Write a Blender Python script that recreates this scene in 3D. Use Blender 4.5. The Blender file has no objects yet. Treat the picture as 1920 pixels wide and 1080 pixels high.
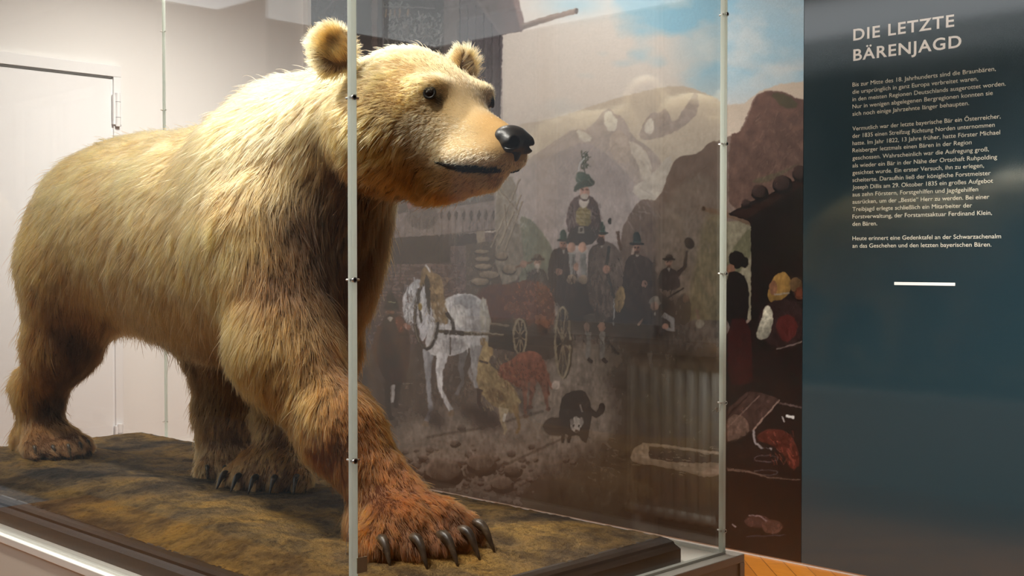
import bpy, math, random
import numpy as np
from mathutils import Vector, Matrix
import openvdb

random.seed(7)
C = bpy.context.scene.collection
SC = bpy.context.scene

# ------------------------------------------------------------------ camera
CAM_Z, PITCH, YAW, FPX = 1.2, math.radians(1.27), math.radians(44.5), 2250.0
cd = bpy.data.cameras.new('camera'); cam = bpy.data.objects.new('camera', cd); C.objects.link(cam)
cam.location = (0, 0, CAM_Z); cam.rotation_euler = (math.pi/2 - PITCH, 0, YAW)
cd.sensor_width = 36.0; cd.lens = FPX/1920*36.0; cd.clip_start = 0.05
SC.camera = cam

# ------------------------------------------------------------------ world, exposure
w = bpy.data.worlds.new('daylight'); SC.world = w; w.use_nodes = True
bg = w.node_tree.nodes['Background']; bg.inputs[0].default_value = (0.80, 0.90, 1.0, 1); bg.inputs[1].default_value = 0.2
SC.view_settings.view_transform = 'Standard'; SC.view_settings.look = 'None'
SC.view_settings.exposure = 0.0; SC.view_settings.gamma = 1.0; SC.view_settings.use_curve_mapping = False

# ------------------------------------------------------------------ lamps of the gallery, with a few added ones
def spot(name, loc, target, watts, size, blend, radius, col):
    d = bpy.data.lights.new(name, 'SPOT'); d.energy = watts; d.spot_size = math.radians(size); d.spot_blend = blend
    d.shadow_soft_size = radius; d.color = col
    o = bpy.data.objects.new(name, d); C.objects.link(o); o.location = loc
    o.rotation_euler = (Vector(target) - Vector(loc)).to_track_quat('-Z', 'Y').to_euler()
    return o
WARM = (1.0, 0.94, 0.86)
LUM = 1.75
LAMPS = []
def lamp(loc, target, watts, size, blend, radius, col=WARM):
    LAMPS.append((loc, target)); return spot('spotlight_beam', loc, target, watts, size, blend, radius, col)
lamp((-3.05, 0.92, 3.10), (-2.9, 1.8, 1.2), 315, 95, 0.7, 0.07)
lamp((-2.10, 0.70, 3.10), (-2.1, 1.8, 1.45), 200, 60, 0.8, 0.07)
lamp((-3.1, 2.5, 3.05), (-2.9, 1.9, 1.3), 75, 100, 0.8, 0.10)
lamp((-4.0, 2.75, 3.05), (-5.76, 2.9, 0.3), 340, 104, 1.0, 0.15)
lamp((-3.2, 2.9, 3.05), (-4.2, 4.16, 1.5), 140, 120, 0.9, 0.12)
lamp((-0.2, 2.5, 3.05), (-1.75, 4.16, 0.10), 760, 50, 1.0, 0.10, (1.0, .99, .97))  # added spot: brightens the lower part of the teal panel
lamp((0.7, 2.3, 3.05), (-0.35, 4.1, 0.4), 90, 60, 0.8, 0.07)  # added spot: lights the radiator so the end pane mirrors it
lamp((-1.5, 2.75, 3.05), (-1.9, 4.16, 1.75), 75, 80, 1.0, 0.10)  # added wall wash: brightens the lettering on the text panel

# ------------------------------------------------------------------ helpers
def mat(name, col=(.8, .8, .8), rough=.5, metal=0.0, spec=.5, build=None):
    m = bpy.data.materials.new(name); m.use_nodes = True
    n = m.node_tree; b = n.nodes['Principled BSDF']
    b.inputs['Base Color'].default_value = (*col, 1); b.inputs['Roughness'].default_value = rough
    b.inputs['Metallic'].default_value = metal; b.inputs['Specular IOR Level'].default_value = spec
    if build: build(n, b)
    return m
def nd(n, t, **kw):
    x = n.nodes.new(t)
    for k, v in kw.items():
        if k in x.inputs.keys(): x.inputs[k].default_value = v
        else: setattr(x, k, v)
    return x
def ramp(n, fac, stops):
    r = n.nodes.new('ShaderNodeValToRGB'); el = r.color_ramp.elements
    while len(el) < len(stops): el.new(.5)
    for e, (p, c) in zip(el, stops): e.position = p; e.color = (*c, 1)
    n.links.new(fac, r.inputs[0]); return r.outputs[0]
def objcoord(n, scale=(1, 1, 1)):
    t = n.nodes.new('ShaderNodeTexCoord'); m = n.nodes.new('ShaderNodeMapping')
    m.inputs['Scale'].default_value = scale; n.links.new(t.outputs['Object'], m.inputs[0]); return m.outputs[0]
def noise(n, v, scale, detail=4, rough=.55, dist=0.0):
    x = nd(n, 'ShaderNodeTexNoise', Scale=scale, Detail=detail, Roughness=rough, Distortion=dist)
    n.links.new(v, x.inputs['Vector']); return x.outputs['Fac']
def bump(n, b, h, strength, dist):
    x = nd(n, 'ShaderNodeBump', Strength=strength, Distance=dist)
    n.links.new(h, x.inputs['Height']); n.links.new(x.outputs[0], b.inputs['Normal']); return x

def mesh_obj(name, verts, faces, m=None, parent=None, smooth=False, loc=(0, 0, 0)):
    me = bpy.data.meshes.new(name); me.from_pydata([tuple(v) for v in verts], [], faces); me.update()
    if smooth: me.shade_smooth()
    o = bpy.data.objects.new(name, me); C.objects.link(o)
    if m: me.materials.append(m)
    if parent: o.parent = parent
    o.location = loc
    return o
class MB:
    """collects boxes and tubes into one mesh"""
    def __init__(s): s.v = []; s.f = []
    def box(s, a, b):
        i = len(s.v); x0, y0, z0 = a; x1, y1, z1 = b
        s.v += [(x0, y0, z0), (x1, y0, z0), (x1, y1, z0), (x0, y1, z0), (x0, y0, z1), (x1, y0, z1), (x1, y1, z1), (x0, y1, z1)]
        s.f += [tuple(i+k for k in q) for q in ((0, 3, 2, 1), (4, 5, 6, 7), (0, 1, 5, 4), (1, 2, 6, 5), (2, 3, 7, 6), (3, 0, 4, 7))]
        return s
    def tube(s, pts, r, seg=10, cap=True):
        P = [Vector(p) for p in pts]; R = r if isinstance(r, (list, tuple)) else [r]*len(P)
        i = len(s.v); n0 = None
        for k, p in enumerate(P):
            t = (P[min(k+1, len(P)-1)] - P[max(k-1, 0)]).normalized()
            if n0 is None: n0 = t.orthogonal().normalized()
            n0 = (n0 - t*n0.dot(t)).normalized(); b0 = t.cross(n0)
            for j in range(seg):
                a = 2*math.pi*j/seg; s.v.append(tuple(p + (n0*math.cos(a) + b0*math.sin(a))*R[k]))
        for k in range(len(P)-1):
            for j in range(seg):
                a = i+k*seg+j; b = i+k*seg+(j+1) % seg; s.f.append((a, b, b+seg, a+seg))
        if cap:
            s.f.append(tuple(i+j for j in range(seg))[::-1]); s.f.append(tuple(i+(len(P)-1)*seg+j for j in range(seg)))
        return s
    def prism(s, outline, z0, z1):
        i = len(s.v); k = len(outline)
        s.v += [(x, y, z0) for x, y in outline] + [(x, y, z1) for x, y in outline]
        s.f.append(tuple(i+j for j in range(k))[::-1]); s.f.append(tuple(i+k+j for j in range(k)))
        s.f += [(i+j, i+(j+1) % k, i+k+(j+1) % k, i+k+j) for j in range(k)]
        return s
    def build(s, name, m=None, parent=None, smooth=False, bevel=0, loc=(0, 0, 0)):
        o = mesh_obj(name, s.v, s.f, m, parent, smooth, loc)
        if bevel:
            b = o.modifiers.new('bevel', 'BEVEL'); b.width = bevel; b.segments = 2; b.limit_method = 'ANGLE'
        return o
def tag(o, label=None, cat=None, group=None, kind=None):
    if label: o['label'] = label
    if cat: o['category'] = cat
    if group: o['group'] = group
    if kind: o['kind'] = kind
    return o
def empty(name, loc, label, cat, group=None):
    o = bpy.data.objects.new(name, None); C.objects.link(o); o.location = loc; return tag(o, label, cat, group)

# ------------------------------------------------------------------ room
WALL_Y, LEFT_X, CEIL, RIGHT_X, REAR_Y = 4.165, -5.76, 3.15, 2.6, -2.46
def plaster(n, b):
    v = objcoord(n); bump(n, b, noise(n, v, 60, 4), .04, .004)
white = mat('white_wall_paint', (.80, .775, .76), .75, build=plaster)
def wood_floor(n, b):
    v = objcoord(n)
    m = n.nodes.new('ShaderNodeMapping'); m.inputs['Rotation'].default_value = (0, 0, math.radians(45)); n.links.new(v, m.inputs[0])
    br = nd(n, 'ShaderNodeTexBrick', Scale=1.0); br.inputs['Brick Width'].default_value = .45; br.inputs['Row Height'].default_value = .075
    br.inputs['Mortar Size'].default_value = .0015; br.inputs['Color1'].default_value = (.44, .155, .016, 1)
    br.inputs['Color2'].default_value = (.33, .11, .012, 1); br.inputs['Mortar'].default_value = (.10, .035, .01, 1); n.links.new(m.outputs[0], br.inputs[0])
    g = noise(n, objcoord(n, (6, 60, 1)), 1.5, 5)
    mx = nd(n, 'ShaderNodeMix', data_type='RGBA', blend_type='MULTIPLY'); mx.inputs[0].default_value = .55
    n.links.new(br.outputs[0], mx.inputs[6]); n.links.new(ramp(n, g, [(.3, (.55, .5, .45)), (.7, (1, 1, 1))]), mx.inputs[7])
    n.links.new(mx.outputs[2], b.inputs['Base Color'])
floorm = mat('orange_parquet', rough=.28, build=wood_floor)
MB().box((LEFT_X-.1, -.3, -.1), (RIGHT_X+.1, WALL_Y+.1, 0)).build('floor', floorm)['kind'] = 'structure'
carpet = mat('added_blue_grey_carpet', (.050, .070, .080), .95, build=lambda n, b: bump(n, b, noise(n, objcoord(n), 300, 2), .3, .003))  # carpet added to keep orange out of the panel's lower reflection
MB().box((-8.3, REAR_Y-.1, -.1), (RIGHT_X+.1, -.3, 0)).build('floor', carpet)['kind'] = 'structure'
ceilm = mat('white_ceiling_paint', (.82, .80, .77), .9)
MB().box((-8.3, REAR_Y-.1, CEIL), (RIGHT_X+.1, WALL_Y+.1, CEIL+.1)).build('ceiling', ceilm)['kind'] = 'structure'
MB().box((LEFT_X-.1, .9, 0), (LEFT_X, WALL_Y+.1, CEIL)).build('wall_left', white)['kind'] = 'structure'
greyw = mat('umber_unseen_walls', (.10, .09, .08), .8)  # unseen walls coloured dark to weaken reflections in the panes
MB().box((-8.3, REAR_Y-.1, 0), (-8.2, 1.0, CEIL)).build('wall_left', greyw)['kind'] = 'structure'
MB().box((-8.3, .9, 0), (LEFT_X-.1, 1.0, CEIL)).build('wall_left', greyw)['kind'] = 'structure'
MB().box((RIGHT_X, REAR_Y-.1, 0), (RIGHT_X+.1, WALL_Y+.1, CEIL)).build('wall_right', greyw)['kind'] = 'structure'
WX0, WX1, WZ0, WZ1 = -.10, 1.35, .86, 2.5      # the window right of the text panel
MB().box((LEFT_X, WALL_Y, 0), (-1.01, WALL_Y+.1, CEIL)).build('wall_back', white)['kind'] = 'structure'
grey2 = mat('grey_unseen_wall', (.24, .23, .215), .8)  # this stretch coloured grey to weaken its reflection in the end pane
mb = MB(); mb.box((-1.01, WALL_Y, 0), (WX0, WALL_Y+.1, CEIL)); mb.box((WX1, WALL_Y, 0), (RIGHT_X, WALL_Y+.1, CEIL))
mb.box((WX0, WALL_Y, 0), (WX1, WALL_Y+.1, WZ0-.04)); mb.box((WX0, WALL_Y, WZ1), (WX1, WALL_Y+.1, CEIL))
mb.build('wall_back', grey2)['kind'] = 'structure'
darkw = mat('dark_passage_paint', (.045, .042, .038), .8)
MB().box((-8.2, REAR_Y-.1, 0), (RIGHT_X, REAR_Y, CEIL)).build('wall_front', darkw)['kind'] = 'structure'
# window frame
wf = mat('white_window_paint', (.8, .8, .78), .35)
mb = MB()
for a, b in (((WX0, WZ0), (WX0+.06, WZ1)), ((WX1-.06, WZ0), (WX1, WZ1)), ((WX0, WZ0), (WX1, WZ0+.06)), ((WX0, WZ1-.06), (WX1, WZ1)), (((WX0+WX1)/2-.04, WZ0), ((WX0+WX1)/2+.04, WZ1))):
    mb.box((a[0], WALL_Y+.03, a[1]), (b[0], WALL_Y+.08, b[1]))
win = mb.build('window_1', wf); win['kind'] = 'structure'
sill = MB().box((-.62, WALL_Y-.22, WZ0-.04), (WX1+.04, WALL_Y+.03, WZ0)).build('trim_1', mat('dark_sill_stone', (.06, .05, .045), .25), bevel=.004); sill['kind'] = 'structure'
# white corner lining between the door wall and the mural
MB().box((LEFT_X, WALL_Y-.03, 0), (LEFT_X+.045, WALL_Y, CEIL)).build('trim_2', white)['kind'] = 'structure'
bbm = mat('white_skirting_paint', (.78, .76, .73), .4)
MB().box((LEFT_X, 3.55, 0), (LEFT_X+.015, WALL_Y-.03, .07)).build('baseboard_left', bbm)['kind'] = 'structure'
# ------------------------------------------------------------------ door in the left wall
doorw = mat('white_door_lacquer', (.80, .79, .80), .35)
gapm = mat('gap_shade_colour', (.10, .095, .09), .8)
DY1, DZ = 2.93, 2.125
door = empty('door_1', (LEFT_X, DY1, 0), None, None); door['kind'] = 'structure'
def dl(a, b): return (a[0]-LEFT_X, a[1]-DY1, a[2]), (b[0]-LEFT_X, b[1]-DY1, b[2])
mb = MB()
mb.box(*dl((LEFT_X, DY1-1.02, DZ+.012), (LEFT_X+.035, DY1+.055, DZ+.07))); mb.box(*dl((LEFT_X, DY1+.012, 0), (LEFT_X+.035, DY1+.055, DZ+.012)))
mb.build('door_frame', doorw, door, bevel=.003)
MB().box(*dl((LEFT_X, DY1-1.0, .01), (LEFT_X+.028, DY1, DZ))).build('door_leaf', doorw, door, bevel=.002)
MB().box(*dl((LEFT_X, DY1-1.0, DZ), (LEFT_X+.031, DY1+.002, DZ+.012))).build('door_gap_shade', gapm, door)  # dark strip stands in for the shaded gap above the leaf
MB().box(*dl((LEFT_X, DY1+.001, 0), (LEFT_X+.022, DY1+.012, DZ))).build('door_rebate', doorw, door)
for z0, z1 in ((1.885, 2.055), (.20, .37)):
    h = MB().tube([(.048, .028, z0), (.048, .028, z1)], .013, 14)
    h.box((.028, .004, z0+.01), (.047, .050, z1-.01)); hh = h.build('hinge', doorw, door)
    g = MB()
    for k in (.27, .73): g.tube([(.048, .028, z0+(z1-z0)*k-.001), (.048, .028, z0+(z1-z0)*k+.001)], .0135, 14)
    g.build('hinge_joint', gapm, hh)

# ------------------------------------------------------------------ plinth (white pedestal)
PX0, PX1, PY0, PY1, PZ = -4.29, -1.608, 1.262, 2.432, .50
plm = mat('white_plinth_lacquer', (.80, .77, .70), .4)
plf = mat('cream_plinth_board', (.66, .61, .52), .5)
pl = empty('display_plinth', ((PX0+PX1)/2, (PY0+PY1)/2, 0), 'low cream-white display plinth under the glass case with the bear', 'plinth')
def pc(p): return (p[0]-(PX0+PX1)/2, p[1]-(PY0+PY1)/2, p[2])
MB().box(pc((PX0+.004, PY0+.004, 0)), pc((PX1-.004, PY1-.004, PZ-.02))).build('plinth_body', plf, pl)
MB().box(pc((PX0, PY0, PZ-.02)), pc((PX1, PY1, PZ))).build('plinth_top', plm, pl, bevel=.002)
for x in (PX0, PX1):
    for y in (PY0, PY1):
        a = min(x, (x+(.018 if x < -3 else -.018))); b = a+.018
        c = min(y, (y+(.018 if y < 2 else -.018))); d = c+.018
        if x < -3: a, b = x-.0, x+.018
        MB().box(pc((a, c, .0)), pc((b, d, PZ-.0201))).build('corner_strip', plm, pl)

# ------------------------------------------------------------------ glass case
GX0, GX1, GY0, GY1, GT, GZ0, GZ1 = -4.255, -1.640, 1.277, 2.398, .010, PZ, 2.42
def glass_build(tint, haze):
    def f(n, b):
        n.nodes.remove(b); out = n.nodes['Material Output']
        g = n.nodes.new('ShaderNodeNewGeometry')
        dt = nd(n, 'ShaderNodeVectorMath', operation='DOT_PRODUCT'); n.links.new(g.outputs['Normal'], dt.inputs[0]); n.links.new(g.outputs['Incoming'], dt.inputs[1])
        ab = nd(n, 'ShaderNodeMath', operation='ABSOLUTE'); n.links.new(dt.outputs['Value'], ab.inputs[0])
        om = nd(n, 'ShaderNodeMath', operation='SUBTRACT', use_clamp=True); om.inputs[0].default_value = 1; n.links.new(ab.outputs[0], om.inputs[1])
        pw = nd(n, 'ShaderNodeMath', operation='POWER'); n.links.new(om.outputs[0], pw.inputs[0]); pw.inputs[1].default_value = 5
        ml = nd(n, 'ShaderNodeMath', operation='MULTIPLY_ADD', use_clamp=True); n.links.new(pw.outputs[0], ml.inputs[0]); ml.inputs[1].default_value = .96; ml.inputs[2].default_value = .04
        t = n.nodes.new('ShaderNodeBsdfTransparent'); t.inputs[0].default_value = (*tint, 1)
        gl = nd(n, 'ShaderNodeBsdfGlossy', Roughness=.015); gl.inputs[0].default_value = (1, 1, 1, 1)
        df = nd(n, 'ShaderNodeBsdfDiffuse'); df.inputs[0].default_value = (.9, .9, .9, 1)
        m1 = n.nodes.new('ShaderNodeMixShader'); n.links.new(ml.outputs[0], m1.inputs[0]); n.links.new(t.outputs[0], m1.inputs[1]); n.links.new(gl.outputs[0], m1.inputs[2])
        m2 = n.nodes.new('ShaderNodeMixShader'); m2.inputs[0].default_value = haze; n.links.new(m1.outputs[0], m2.inputs[1]); n.links.new(df.outputs[0], m2.inputs[2])
        n.links.new(m2.outputs[0], out.inputs[0])
    return f
glass = mat('clear_acrylic', build=glass_build((.988, .993, .988), .002))
def edge_build(k):
    def f(n, b):
        t = n.nodes.new('ShaderNodeBsdfTranslucent'); t.inputs[0].default_value = b.inputs['Base Color'].default_value
        m = n.nodes.new('ShaderNodeMixShader'); m.inputs[0].default_value = k
        n.links.new(b.outputs[0], m.inputs[1]); n.links.new(t.outputs[0], m.inputs[2]); n.links.new(m.outputs[0], n.nodes['Material Output'].inputs[0])
    return f
edge = mat('green_acrylic_edge', (.86, .92, .86), .35, spec=.6, build=edge_build(.6))
edge2 = mat('pale_acrylic_edge', (.95, .99, .95), .25, spec=.6, build=edge_build(.7))
pinm = mat('steel_pin', (.75, .72, .68), .3, .9); holem = mat('dark_screw_recess', (.02, .02, .02), .6)
GCX, GCY = (GX0+GX1)/2, (GY0+GY1)/2
gc = empty('glass_case', (GCX, GCY, PZ), 'clear glass display case standing on the white plinth around the bear', 'display case')
def g_(p): return (p[0]-GCX, p[1]-GCY, p[2]-PZ)
def pane(a, b, label): o = MB().box(g_(a), g_(b)).build('glass_pane', glass, gc); o['label'] = label; return o
e = .0105
pane((GX0+e, GY0, GZ0), (GX1-e, GY0+GT, GZ1), 'long front pane in front of the flank')
pane((GX0+e, GY1-GT, GZ0), (GX1-e, GY1, GZ1), 'long rear pane behind the bear')
pane((GX1-GT, GY0+e, GZ0), (GX1, GY1-e, GZ1), 'end pane in front of the head')
pane((GX0, GY0+e, GZ0), (GX0+GT, GY1-e, GZ1), 'end pane behind the rump')
pane((GX0, GY0, GZ1), (GX1, GY1, GZ1+GT), 'top pane')
sealm = mat('pale_base_seal', (.66, .66, .60), .35)
for a_, b_ in (((GX0, GY1-.012, 0), (GX1, GY1+.001, .007)), ((GX0, GY0-.001, 0), (GX1, GY0+.012, .006)), ((GX1-.012, GY0, 0), (GX1+.001, GY1, .006)), ((GX0-.001, GY0, 0), (GX0+.012, GY1, .006))):
    MB().box(g_((a_[0], a_[1], PZ)), g_((b_[0], b_[1], PZ+b_[2]))).build('base_seal', sealm, gc)
def post(x, y, sx, sy, zs, w=.0105, wire=None):
    """corner strip: the two polished pane edges meet here; sx, sy point out of the case"""
    xa, xb = sorted((x, x - sx*w)); ya, yb = sorted((y, y - sy*w))
    p = MB().box(g_((xa, ya, GZ0)), g_((xb, yb, GZ1))).build('corner_strip', edge, gc)
    p.data.materials.append(edge2)
    for f in p.data.polygons:
        if abs(f.normal.x) > .5: f.material_index = 1  # faces along x take the paler edge colour
    for z in zs:
        q = MB().tube([g_((x+sx*.0005, y-sy*.004, z)), g_((x-sx*.020, y-sy*.004, z))], .0022, 8)
        q.tube([g_((x-sx*.004, y+sy*.0005, z)), g_((x-sx*.004, y-sy*.018, z))], .0022, 8)
        q.tube([g_((x+sx*.0035, y-sy*.004, z)), g_((x-sx*.0001, y-sy*.004, z))], .0048, 12)
        k = q.build('steel_pin', pinm, p)
        MB().tube([g_((x+sx*.0040, y-sy*.004, z)), g_((x+sx*.0034, y-sy*.004, z))], .0026, 10).build('pin_recess', holem, k)
    return p
def pin_z(x, y, pys):
    d = (-math.sin(YAW)*x + math.cos(YAW)*y)
    out = []
    for py in pys:
        a = math.atan((540-py)/FPX) - PITCH
        out.append(CAM_Z + d*math.tan(a))
    return out
post(GX1, GY0, 1, -1, pin_z(GX1, GY0, (182, 525, 865)), .0110)
post(GX1, GY1, 1, 1, pin_z(GX1, GY1, (27, 270, 513, 755, 995)), .0115)
post(GX0, GY1, -1, 1, pin_z(GX0, GY1, (60, 207, 790)), .009)
post(GX0, GY0, -1, -1, (.9, 1.5))
# clear tape tab at the foot of the near corner and the loose wire at the far one
tapem = mat('yellowed_clear_tape', (.72, .74, .62), .3)
zt = pin_z(GX1, GY0, (1062,))[0]
tp = MB().box(g_((GX1+.0005, GY0+.008, zt-.014)), g_((GX1+.002, GY0+.030, zt+.013))).build('tape_tab', tapem, gc)
tp.rotation_euler = (0, 0, 0)
zw = pin_z(GX1, GY1, (755,))[0]
MB().tube([g_(p) for p in ((GX1+.002, GY1-.012, zw), (GX1+.004, GY1-.028, zw-.004), (GX1+.004, GY1-.030, zw-.016), (GX1+.004, GY1-.042, zw-.018), (GX1+.004, GY1-.046, zw-.008), (GX1+.004, GY1-.060, zw-.014))], .0007, 6).build('loose_wire', pinm, gc)
zh = pin_z(GX1, GY0, (1010,))[0]
MB().tube([g_(p) for p in ((GX1-.008, GY0-.002, zh+.02), (GX1-.014, GY0-.003, zh-.01), (GX1-.016, GY0-.003, zh-.03))], .0004, 6).build('loose_thread', pinm, gc)

# ------------------------------------------------------------------ diorama ground
DX0, DX1, DYa, DYb = -4.155, -1.662, 1.318, 2.250
def hash2(i, j, s):
    h = (i*374761393 + j*668265263 + s*974711) & 0xffffffff
    h = ((h ^ (h >> 13))*1274126177) & 0xffffffff
    return ((h ^ (h >> 16)) & 0xffff)/65535.0
def vnoise(x, y, s=0):
    x = np.asarray(x, float); y = np.asarray(y, float)
    xi = np.floor(x).astype(np.int64); yi = np.floor(y).astype(np.int64); fx = x-xi; fy = y-yi
    fx = fx*fx*(3-2*fx); fy = fy*fy*(3-2*fy)
    a = hash2(xi, yi, s); b = hash2(xi+1, yi, s); c = hash2(xi, yi+1, s); d = hash2(xi+1, yi+1, s)
    return (a*(1-fx)+b*fx)*(1-fy) + (c*(1-fx)+d*fx)*fy
def fbm(x, y, o=4, s=0):
    t = 0; a = .5
    for k in range(o): t = t + a*vnoise(x*2**k, y*2**k, s+k*17); a *= .5
    return t
GROUND = .572
def ground(x, y):
    x = np.asarray(x, float); y = np.asarray(y, float)
    h = .045*(fbm(x*2.1+3, y*3.3+1, 3, 5)-.45) + .016*(fbm(x*9, y*9, 3, 9)-.45)
    h = h + .030*np.exp(-(((x+3.0)/.45)**2 + ((y-1.62)/.16)**2)) + .018*np.exp(-(((x+2.45)/.35)**2 + ((y-1.50)/.09)**2)) + .025*np.exp(-(((x+3.8)/.35)**2+((y-1.55)/.1)**2))
    for fx, fy, fr, fz in ((-3.75, 1.68, .20, .598), (-3.12, 1.93, .20, .572), (-2.86, 1.88, .17, .572), (-1.98, 1.72, .19, .582)):
        wgt = np.exp(-(((x-fx)/fr)**2+((y-fy)/fr)**2)**2); h = h*(1-wgt) + (fz-GROUND)*wgt
    e = np.minimum.reduce([(x-DX0), (DX1-x), (y-DYa), (DYb-y)])
    k = np.clip((np.minimum(e, (DYb-y)*.5+.0)-.02)/.10, 0, 1); k = k*k*(3-2*k)
    q = np.clip(1-e/.13, 0, 1)
    return GROUND + h*k - .014*q*q*(3-2*q)
nx, ny = 420, 170
gx = np.linspace(DX0+.03, DX1-.03, nx); gy = np.linspace(DYa+.03, DYb-.03, ny)
X, Y = np.meshgrid(gx, gy)
Z = ground(X, Y) + .0065*(np.abs(fbm(X*30, Y*30, 3, 21)-.45)*-2+.5) + .004*(fbm(X*70, Y*70, 2, 31)-.4)
V = np.stack([X-(DX0+DX1)/2, Y-(DYa+DYb)/2, Z-PZ], -1).reshape(-1, 3)
F = [(j*nx+i, j*nx+i+1, (j+1)*nx+i+1, (j+1)*nx+i) for j in range(ny-1) for i in range(nx-1)]
def earth(n, b):
    v = objcoord(n)
    a = noise(n, v, 3.2, 6, .6, .6); c = noise(n, v, 11, 6, .65, .4); d = noise(n, v, 60, 5, .7)
    c1 = ramp(n, a, [(.36, (.060, .040, .022)), (.47, (.23, .145, .062)), (.58, (.38, .225, .062)), (.70, (.50, .27, .045))])
    c2 = ramp(n, c, [(.40, (.34, .32, .31)), (.55, (1, 1, 1)), (.72, (1.15, 1.0, .8))])
    mx = nd(n, 'ShaderNodeMix', data_type='RGBA', blend_type='MULTIPLY'); mx.inputs[0].default_value = .85
    n.links.new(c1, mx.inputs[6]); n.links.new(c2, mx.inputs[7])
    c3 = ramp(n, d, [(.35, (.45, .42, .40)), (.5, (1, 1, 1)), (.8, (1.1, 1.08, 1))])
    my = nd(n, 'ShaderNodeMix', data_type='RGBA', blend_type='MULTIPLY'); my.inputs[0].default_value = .8
    n.links.new(mx.outputs[2], my.inputs[6]); n.links.new(c3, my.inputs[7]); n.links.new(my.outputs[2], b.inputs['Base Color'])
    ad = nd(n, 'ShaderNodeMath', operation='ADD'); n.links.new(d, ad.inputs[0]); n.links.new(c, ad.inputs[1])
    bump(n, b, ad.outputs[0], 1.0, .030)
earthm = mat('modelled_clay_ground', rough=.72, spec=.35, build=earth)
dark = mat('dark_brown_moulding', (.030, .020, .013), .32, build=lambda n, b: bump(n, b, noise(n, objcoord(n), 90, 4), .25, .002))
dg = empty('diorama_base', ((DX0+DX1)/2, (DYa+DYb)/2, PZ), 'dark moulded board with ochre modelled earth under the bear', 'diorama base')
mesh_obj('earth_surface', V, F, earthm, dg, True)
prof = [(0, 0), (0, .034), (.006, .041), (.010, .045), (.012, .051), (.020, .057), (.030, .0615), (.036, .0625), (.045, .058)]
cx, cy = (DX0+DX1)/2, (DYa+DYb)/2
vv = []; ff = []
for k, (q, z) in enumerate(prof):
    for sx, sy in ((-1, -1), (1, -1), (1, 1), (-1, 1)):
        vv.append((sx*((DX1-DX0)/2-q), sy*((DYb-DYa)/2-q), z))
for k in range(len(prof)-1):
    for j in range(4):
        ff.append((k*4+j, k*4+(j+1) % 4, (k+1)*4+(j+1) % 4, (k+1)*4+j))
ff.append((3, 2, 1, 0))
mesh_obj('moulding', vv, ff, dark, dg)
# ------------------------------------------------------------------ the bear: one continuous body surface
BX, BY, BZ = -2.9, 1.83, GROUND
bear = empty('brown_bear', (BX, BY, BZ), 'mounted brown bear striding over the earth base inside the glass case', 'bear')
VOX = .0085
LO = np.array([-4.42, 1.36, .50]); HI = np.array([-1.66, 2.34, 1.84])
NG = np.ceil((HI-LO)/VOX).astype(int)
AX = [LO[k] + VOX*np.arange(NG[k]) for k in range(3)]
D = np.full(tuple(NG), .35, np.float32)
def region(lo, hi, pad):
    s = []
    for k in range(3):
        a = max(0, int((lo[k]-pad-LO[k])/VOX)); b = min(NG[k], int((hi[k]+pad-LO[k])/VOX)+2); s.append(slice(a, b))
    return tuple(s)
def combine(s, d, k, sub=False):
    cur = D[s]
    if sub:
        h = np.maximum(k-np.abs(-d-cur), 0)/k; D[s] = np.maximum(cur, -d) + h*h*k*.25
    else:
        h = np.maximum(k-np.abs(d-cur), 0)/k; D[s] = np.minimum(cur, d) - h*h*k*.25
def cone(a, b, ra, rb, k=.06, sub=False, sq=(1, 1, 1)):
    a = np.array(a, float); b = np.array(b, float); r = max(ra, rb)
    s = region(np.minimum(a, b)-r, np.maximum(a, b)+r, k+.02)
    x = AX[0][s[0]][:, None, None]; y = AX[1][s[1]][None, :, None]; z = AX[2][s[2]][None, None, :]
    ab = b-a; L = float(ab@ab)+1e-12
    t = np.clip(((x-a[0])*ab[0]+(y-a[1])*ab[1]+(z-a[2])*ab[2])/L, 0, 1)
    d = np.sqrt((x-a[0]-t*ab[0])**2+(y-a[1]-t*ab[1])**2+(z-a[2]-t*ab[2])**2) - (ra+(rb-ra)*t)
    combine(s, d.astype(np.float32), k, sub)
def ell(c, r, k=.06, yaw=0, pitch=0, sub=False):
    c = np.array(c, float); r = np.array(r, float); m = r.max()
    s = region(c-m, c+m, k+.02)
    x = AX[0][s[0]][:, None, None]-c[0]; y = AX[1][s[1]][None, :, None]-c[1]; z = AX[2][s[2]][None, None, :]-c[2]
    ca, sa = math.cos(yaw), math.sin(yaw); x, y = x*ca+y*sa, -x*sa+y*ca
    cp, sp = math.cos(pitch), math.sin(pitch); x, z = x*cp+z*sp, -x*sp+z*cp
    q = np.sqrt((x/r[0])**2+(y/r[1])**2+(z/r[2])**2); g = np.sqrt((x/r[0]**2)**2+(y/r[1]**2)**2+(z/r[2]**2)**2)+1e-9
    combine(s, (q*(q-1)/g).astype(np.float32), k, sub)
M = BY
# trunk
ell((-3.50, M, 1.28), (.29, .22, .24), .10)
ell((-3.38, M, 1.315), (.36, .25, .25), .12)
ell((-3.10, M, 1.275), (.46, .285, .285), .12)
ell((-2.82, M, 1.25), (.38, .285, .315), .12)
ell((-2.58, M, 1.39), (.26, .22, .275), .10)          # hump
ell((-2.62, M, 1.20), (.19, .21, .25), .10)          # chest
cone((-2.54, M, 1.44), (-2.33, M, 1.54), .215, .150, .08)   # neck with ruff
for s in (-1, 1):
    ell((-2.60 if s < 0 else -2.67, M+s*(.15 if s < 0 else .12), 1.28), (.19, .13 if s < 0 else .11, .26), .10)    # shoulder blades
    ell((-3.54, M+s*.11, 1.22), (.23, .125, .23), .10)    # haunches
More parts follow.
